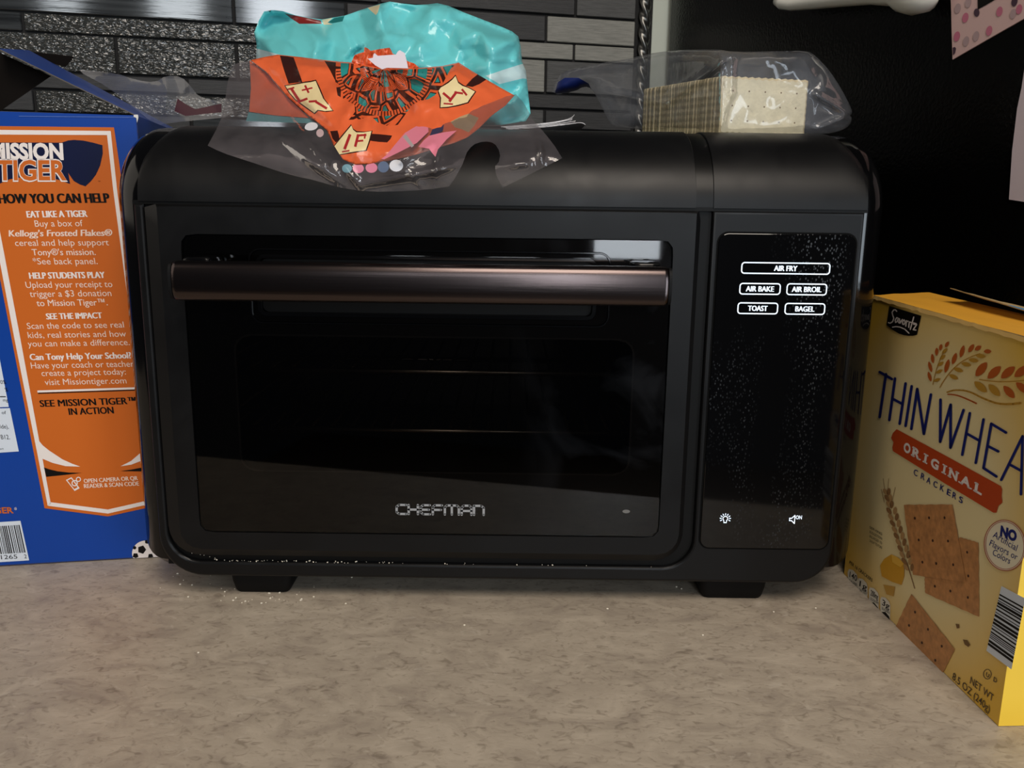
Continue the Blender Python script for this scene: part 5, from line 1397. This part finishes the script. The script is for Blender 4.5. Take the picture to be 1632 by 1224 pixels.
paper([(780, 207), (860, 203), (910, 197), (928, 194), (936, 201)], 0.0004, 0.09, 'lowest white paper on the oven, its pale tip bent down')

# ================================================================== THINGS ON THE REFRIGERATOR
ff = lambda u, v, l: fridge_plane.at(u, v, 0.0012+l)
def card(name, poly, m, label, cat, th=0.0010):
    b = bmesh.new(); a_ = [b.verts.new(ff(x, y, 0)) for x, y in poly]; c_ = [b.verts.new(ff(x, y, 0)-Vector(NF*th)) for x, y in poly]
    b.faces.new(a_); b.faces.new(c_[::-1])
    for i in range(len(a_)): b.faces.new((a_[i], a_[(i+1) % len(a_)], c_[(i+1) % len(a_)], c_[i]))
    o = from_bm(name, b, m); tag(o, label, cat); return o
pk = card('dotted_card', [(1514, -30), (1516, 20), (1516.5, 45), (1518, 95), (1575, 62), (1640, 25), (1720, -22), (1720, -60)], mat('card_pink', (214, 180, 176), 0.6), 'pale pink card with coloured dots stuck on the refrigerator at upper right', 'card')
A = Art(lambda u, v, l: ff(u, v, 0.0003+l))
Z5 = lambda p: (1232+p[0]*.2451, p[1]*.2451)
for (x, y, m_) in ((1200, 55, 0), (1268, 18, 0), (1250, 115, 1), (1195, 237, 1), (1255, 268, 0), (1320, 235, 0), (1405, 200, 1), (1472, 75, 1), (1570, 10, 2), (1560, 90, 0), (1600, 60, 1)):
    A.disc(Z5((x, y)), 4.8, 8.2, m_, rot=.25, n=18)
A.poly([Z5(p) for p in [(1168, 310), (1182, 305), (1190, 315), (1184, 345), (1170, 360)]], 2); A.disc(Z5((1324, 82)), 4.5, 6.5, 2)
A.poly([Z5((1330, -30)), Z5((1490, -30)), Z5((1440, 0)), Z5((1380, 35)), Z5((1331, 62))], 3)
A.build('printed_dots', [mat('dot_dusty', (178, 152, 154), .6), mat('dot_rose', (196, 112, 136), .6), mat('dot_plum', (70, 48, 64), .6), m_bk], pk)
card('paper_note', [(1634, 100), (1628, 140), (1621, 173), (1613, 240), (1608, 318), (1660, 326), (1730, 330), (1740, 110)], mat('paper_lilac', (206, 192, 198), 0.65), 'plain pale lilac paper on the refrigerator, cut by the right edge of picture', 'paper')
b = bmesh.new(); hp = [(1238, 2, 6), (1246, 6, 8), (1262, 8, 8), (1300, 3, 10), (1340, -2, 11), (1390, -7, 12), (1425, -8, 15), (1440, -7, 22), (1458, -6, 25), (1476, -7, 22), (1488, -12, 12)]
pts = [fridge_plane.at(x, y, 0.020) for x, y, r in hp]
tube_bm(pts, [r*(p-Vector(CAM)).length/FPX*0.95 for (x, y, r), p in zip(hp, pts)], 16, b)
ho = from_bm('plastic_holder', b, mat('holder_white', (226, 226, 218), 0.22, spec=0.6), smooth=True)
tag(ho, 'glossy white plastic holder with a rounded end, high on the refrigerator side', 'holder')

# ================================================================== CRUMBS
b = bmesh.new(); rc = random.Random(21)
spots = []
for k in range(64):
    x = rc.gauss(395, 65); y = rc.uniform(914, 962)
    if x < 250: x = 300
    spots.append((x, y, rc.choice([.0003, .0004, .0005, .0008])))
for x, y in ((283, 914), (287, 931), (306, 932), (391, 958), (500, 951), (1078, 935), (1086, 938), (968, 970), (1233, 975), (1300, 969), (316, 1040), (1120, 1012), (740, 996)): spots.append((x, y, .0008))
for x, y, r in spots:
    p = at_z(x, y, r*.7)
    m4 = Matrix.Translation(p) @ Matrix.Rotation(rc.uniform(0, 3), 4, 'Z') @ Matrix.Diagonal((r*rc.uniform(.8, 1.5), r, r*.7, 1))
    bmesh.ops.create_icosphere(b, subdivisions=1, radius=1, matrix=m4)
tag(from_bm('crumbs', b, mat('crumb_white', (232, 224, 206), 0.7)), 'pale crumbs scattered on the counter before the oven foot', 'crumbs', kind='stuff')
b = bmesh.new()
for k in range(80):
    x = -0.225+abs(rc.gauss(0, .12)); x = min(x, 0.10); r = rc.choice([.0002, .0003, .0003, .0005])
    bmesh.ops.create_icosphere(b, subdivisions=1, radius=r, matrix=Matrix.Translation((x, rc.uniform(-.0004, .0026), 0.0297+r+ (0.006*max(0, (-0.205-x)/.02))**1)))
tag(from_bm('ledge_crumbs', b, mat('crumb_white')), 'tiny crumbs caught in the gap under the oven door', 'crumbs', kind='stuff')
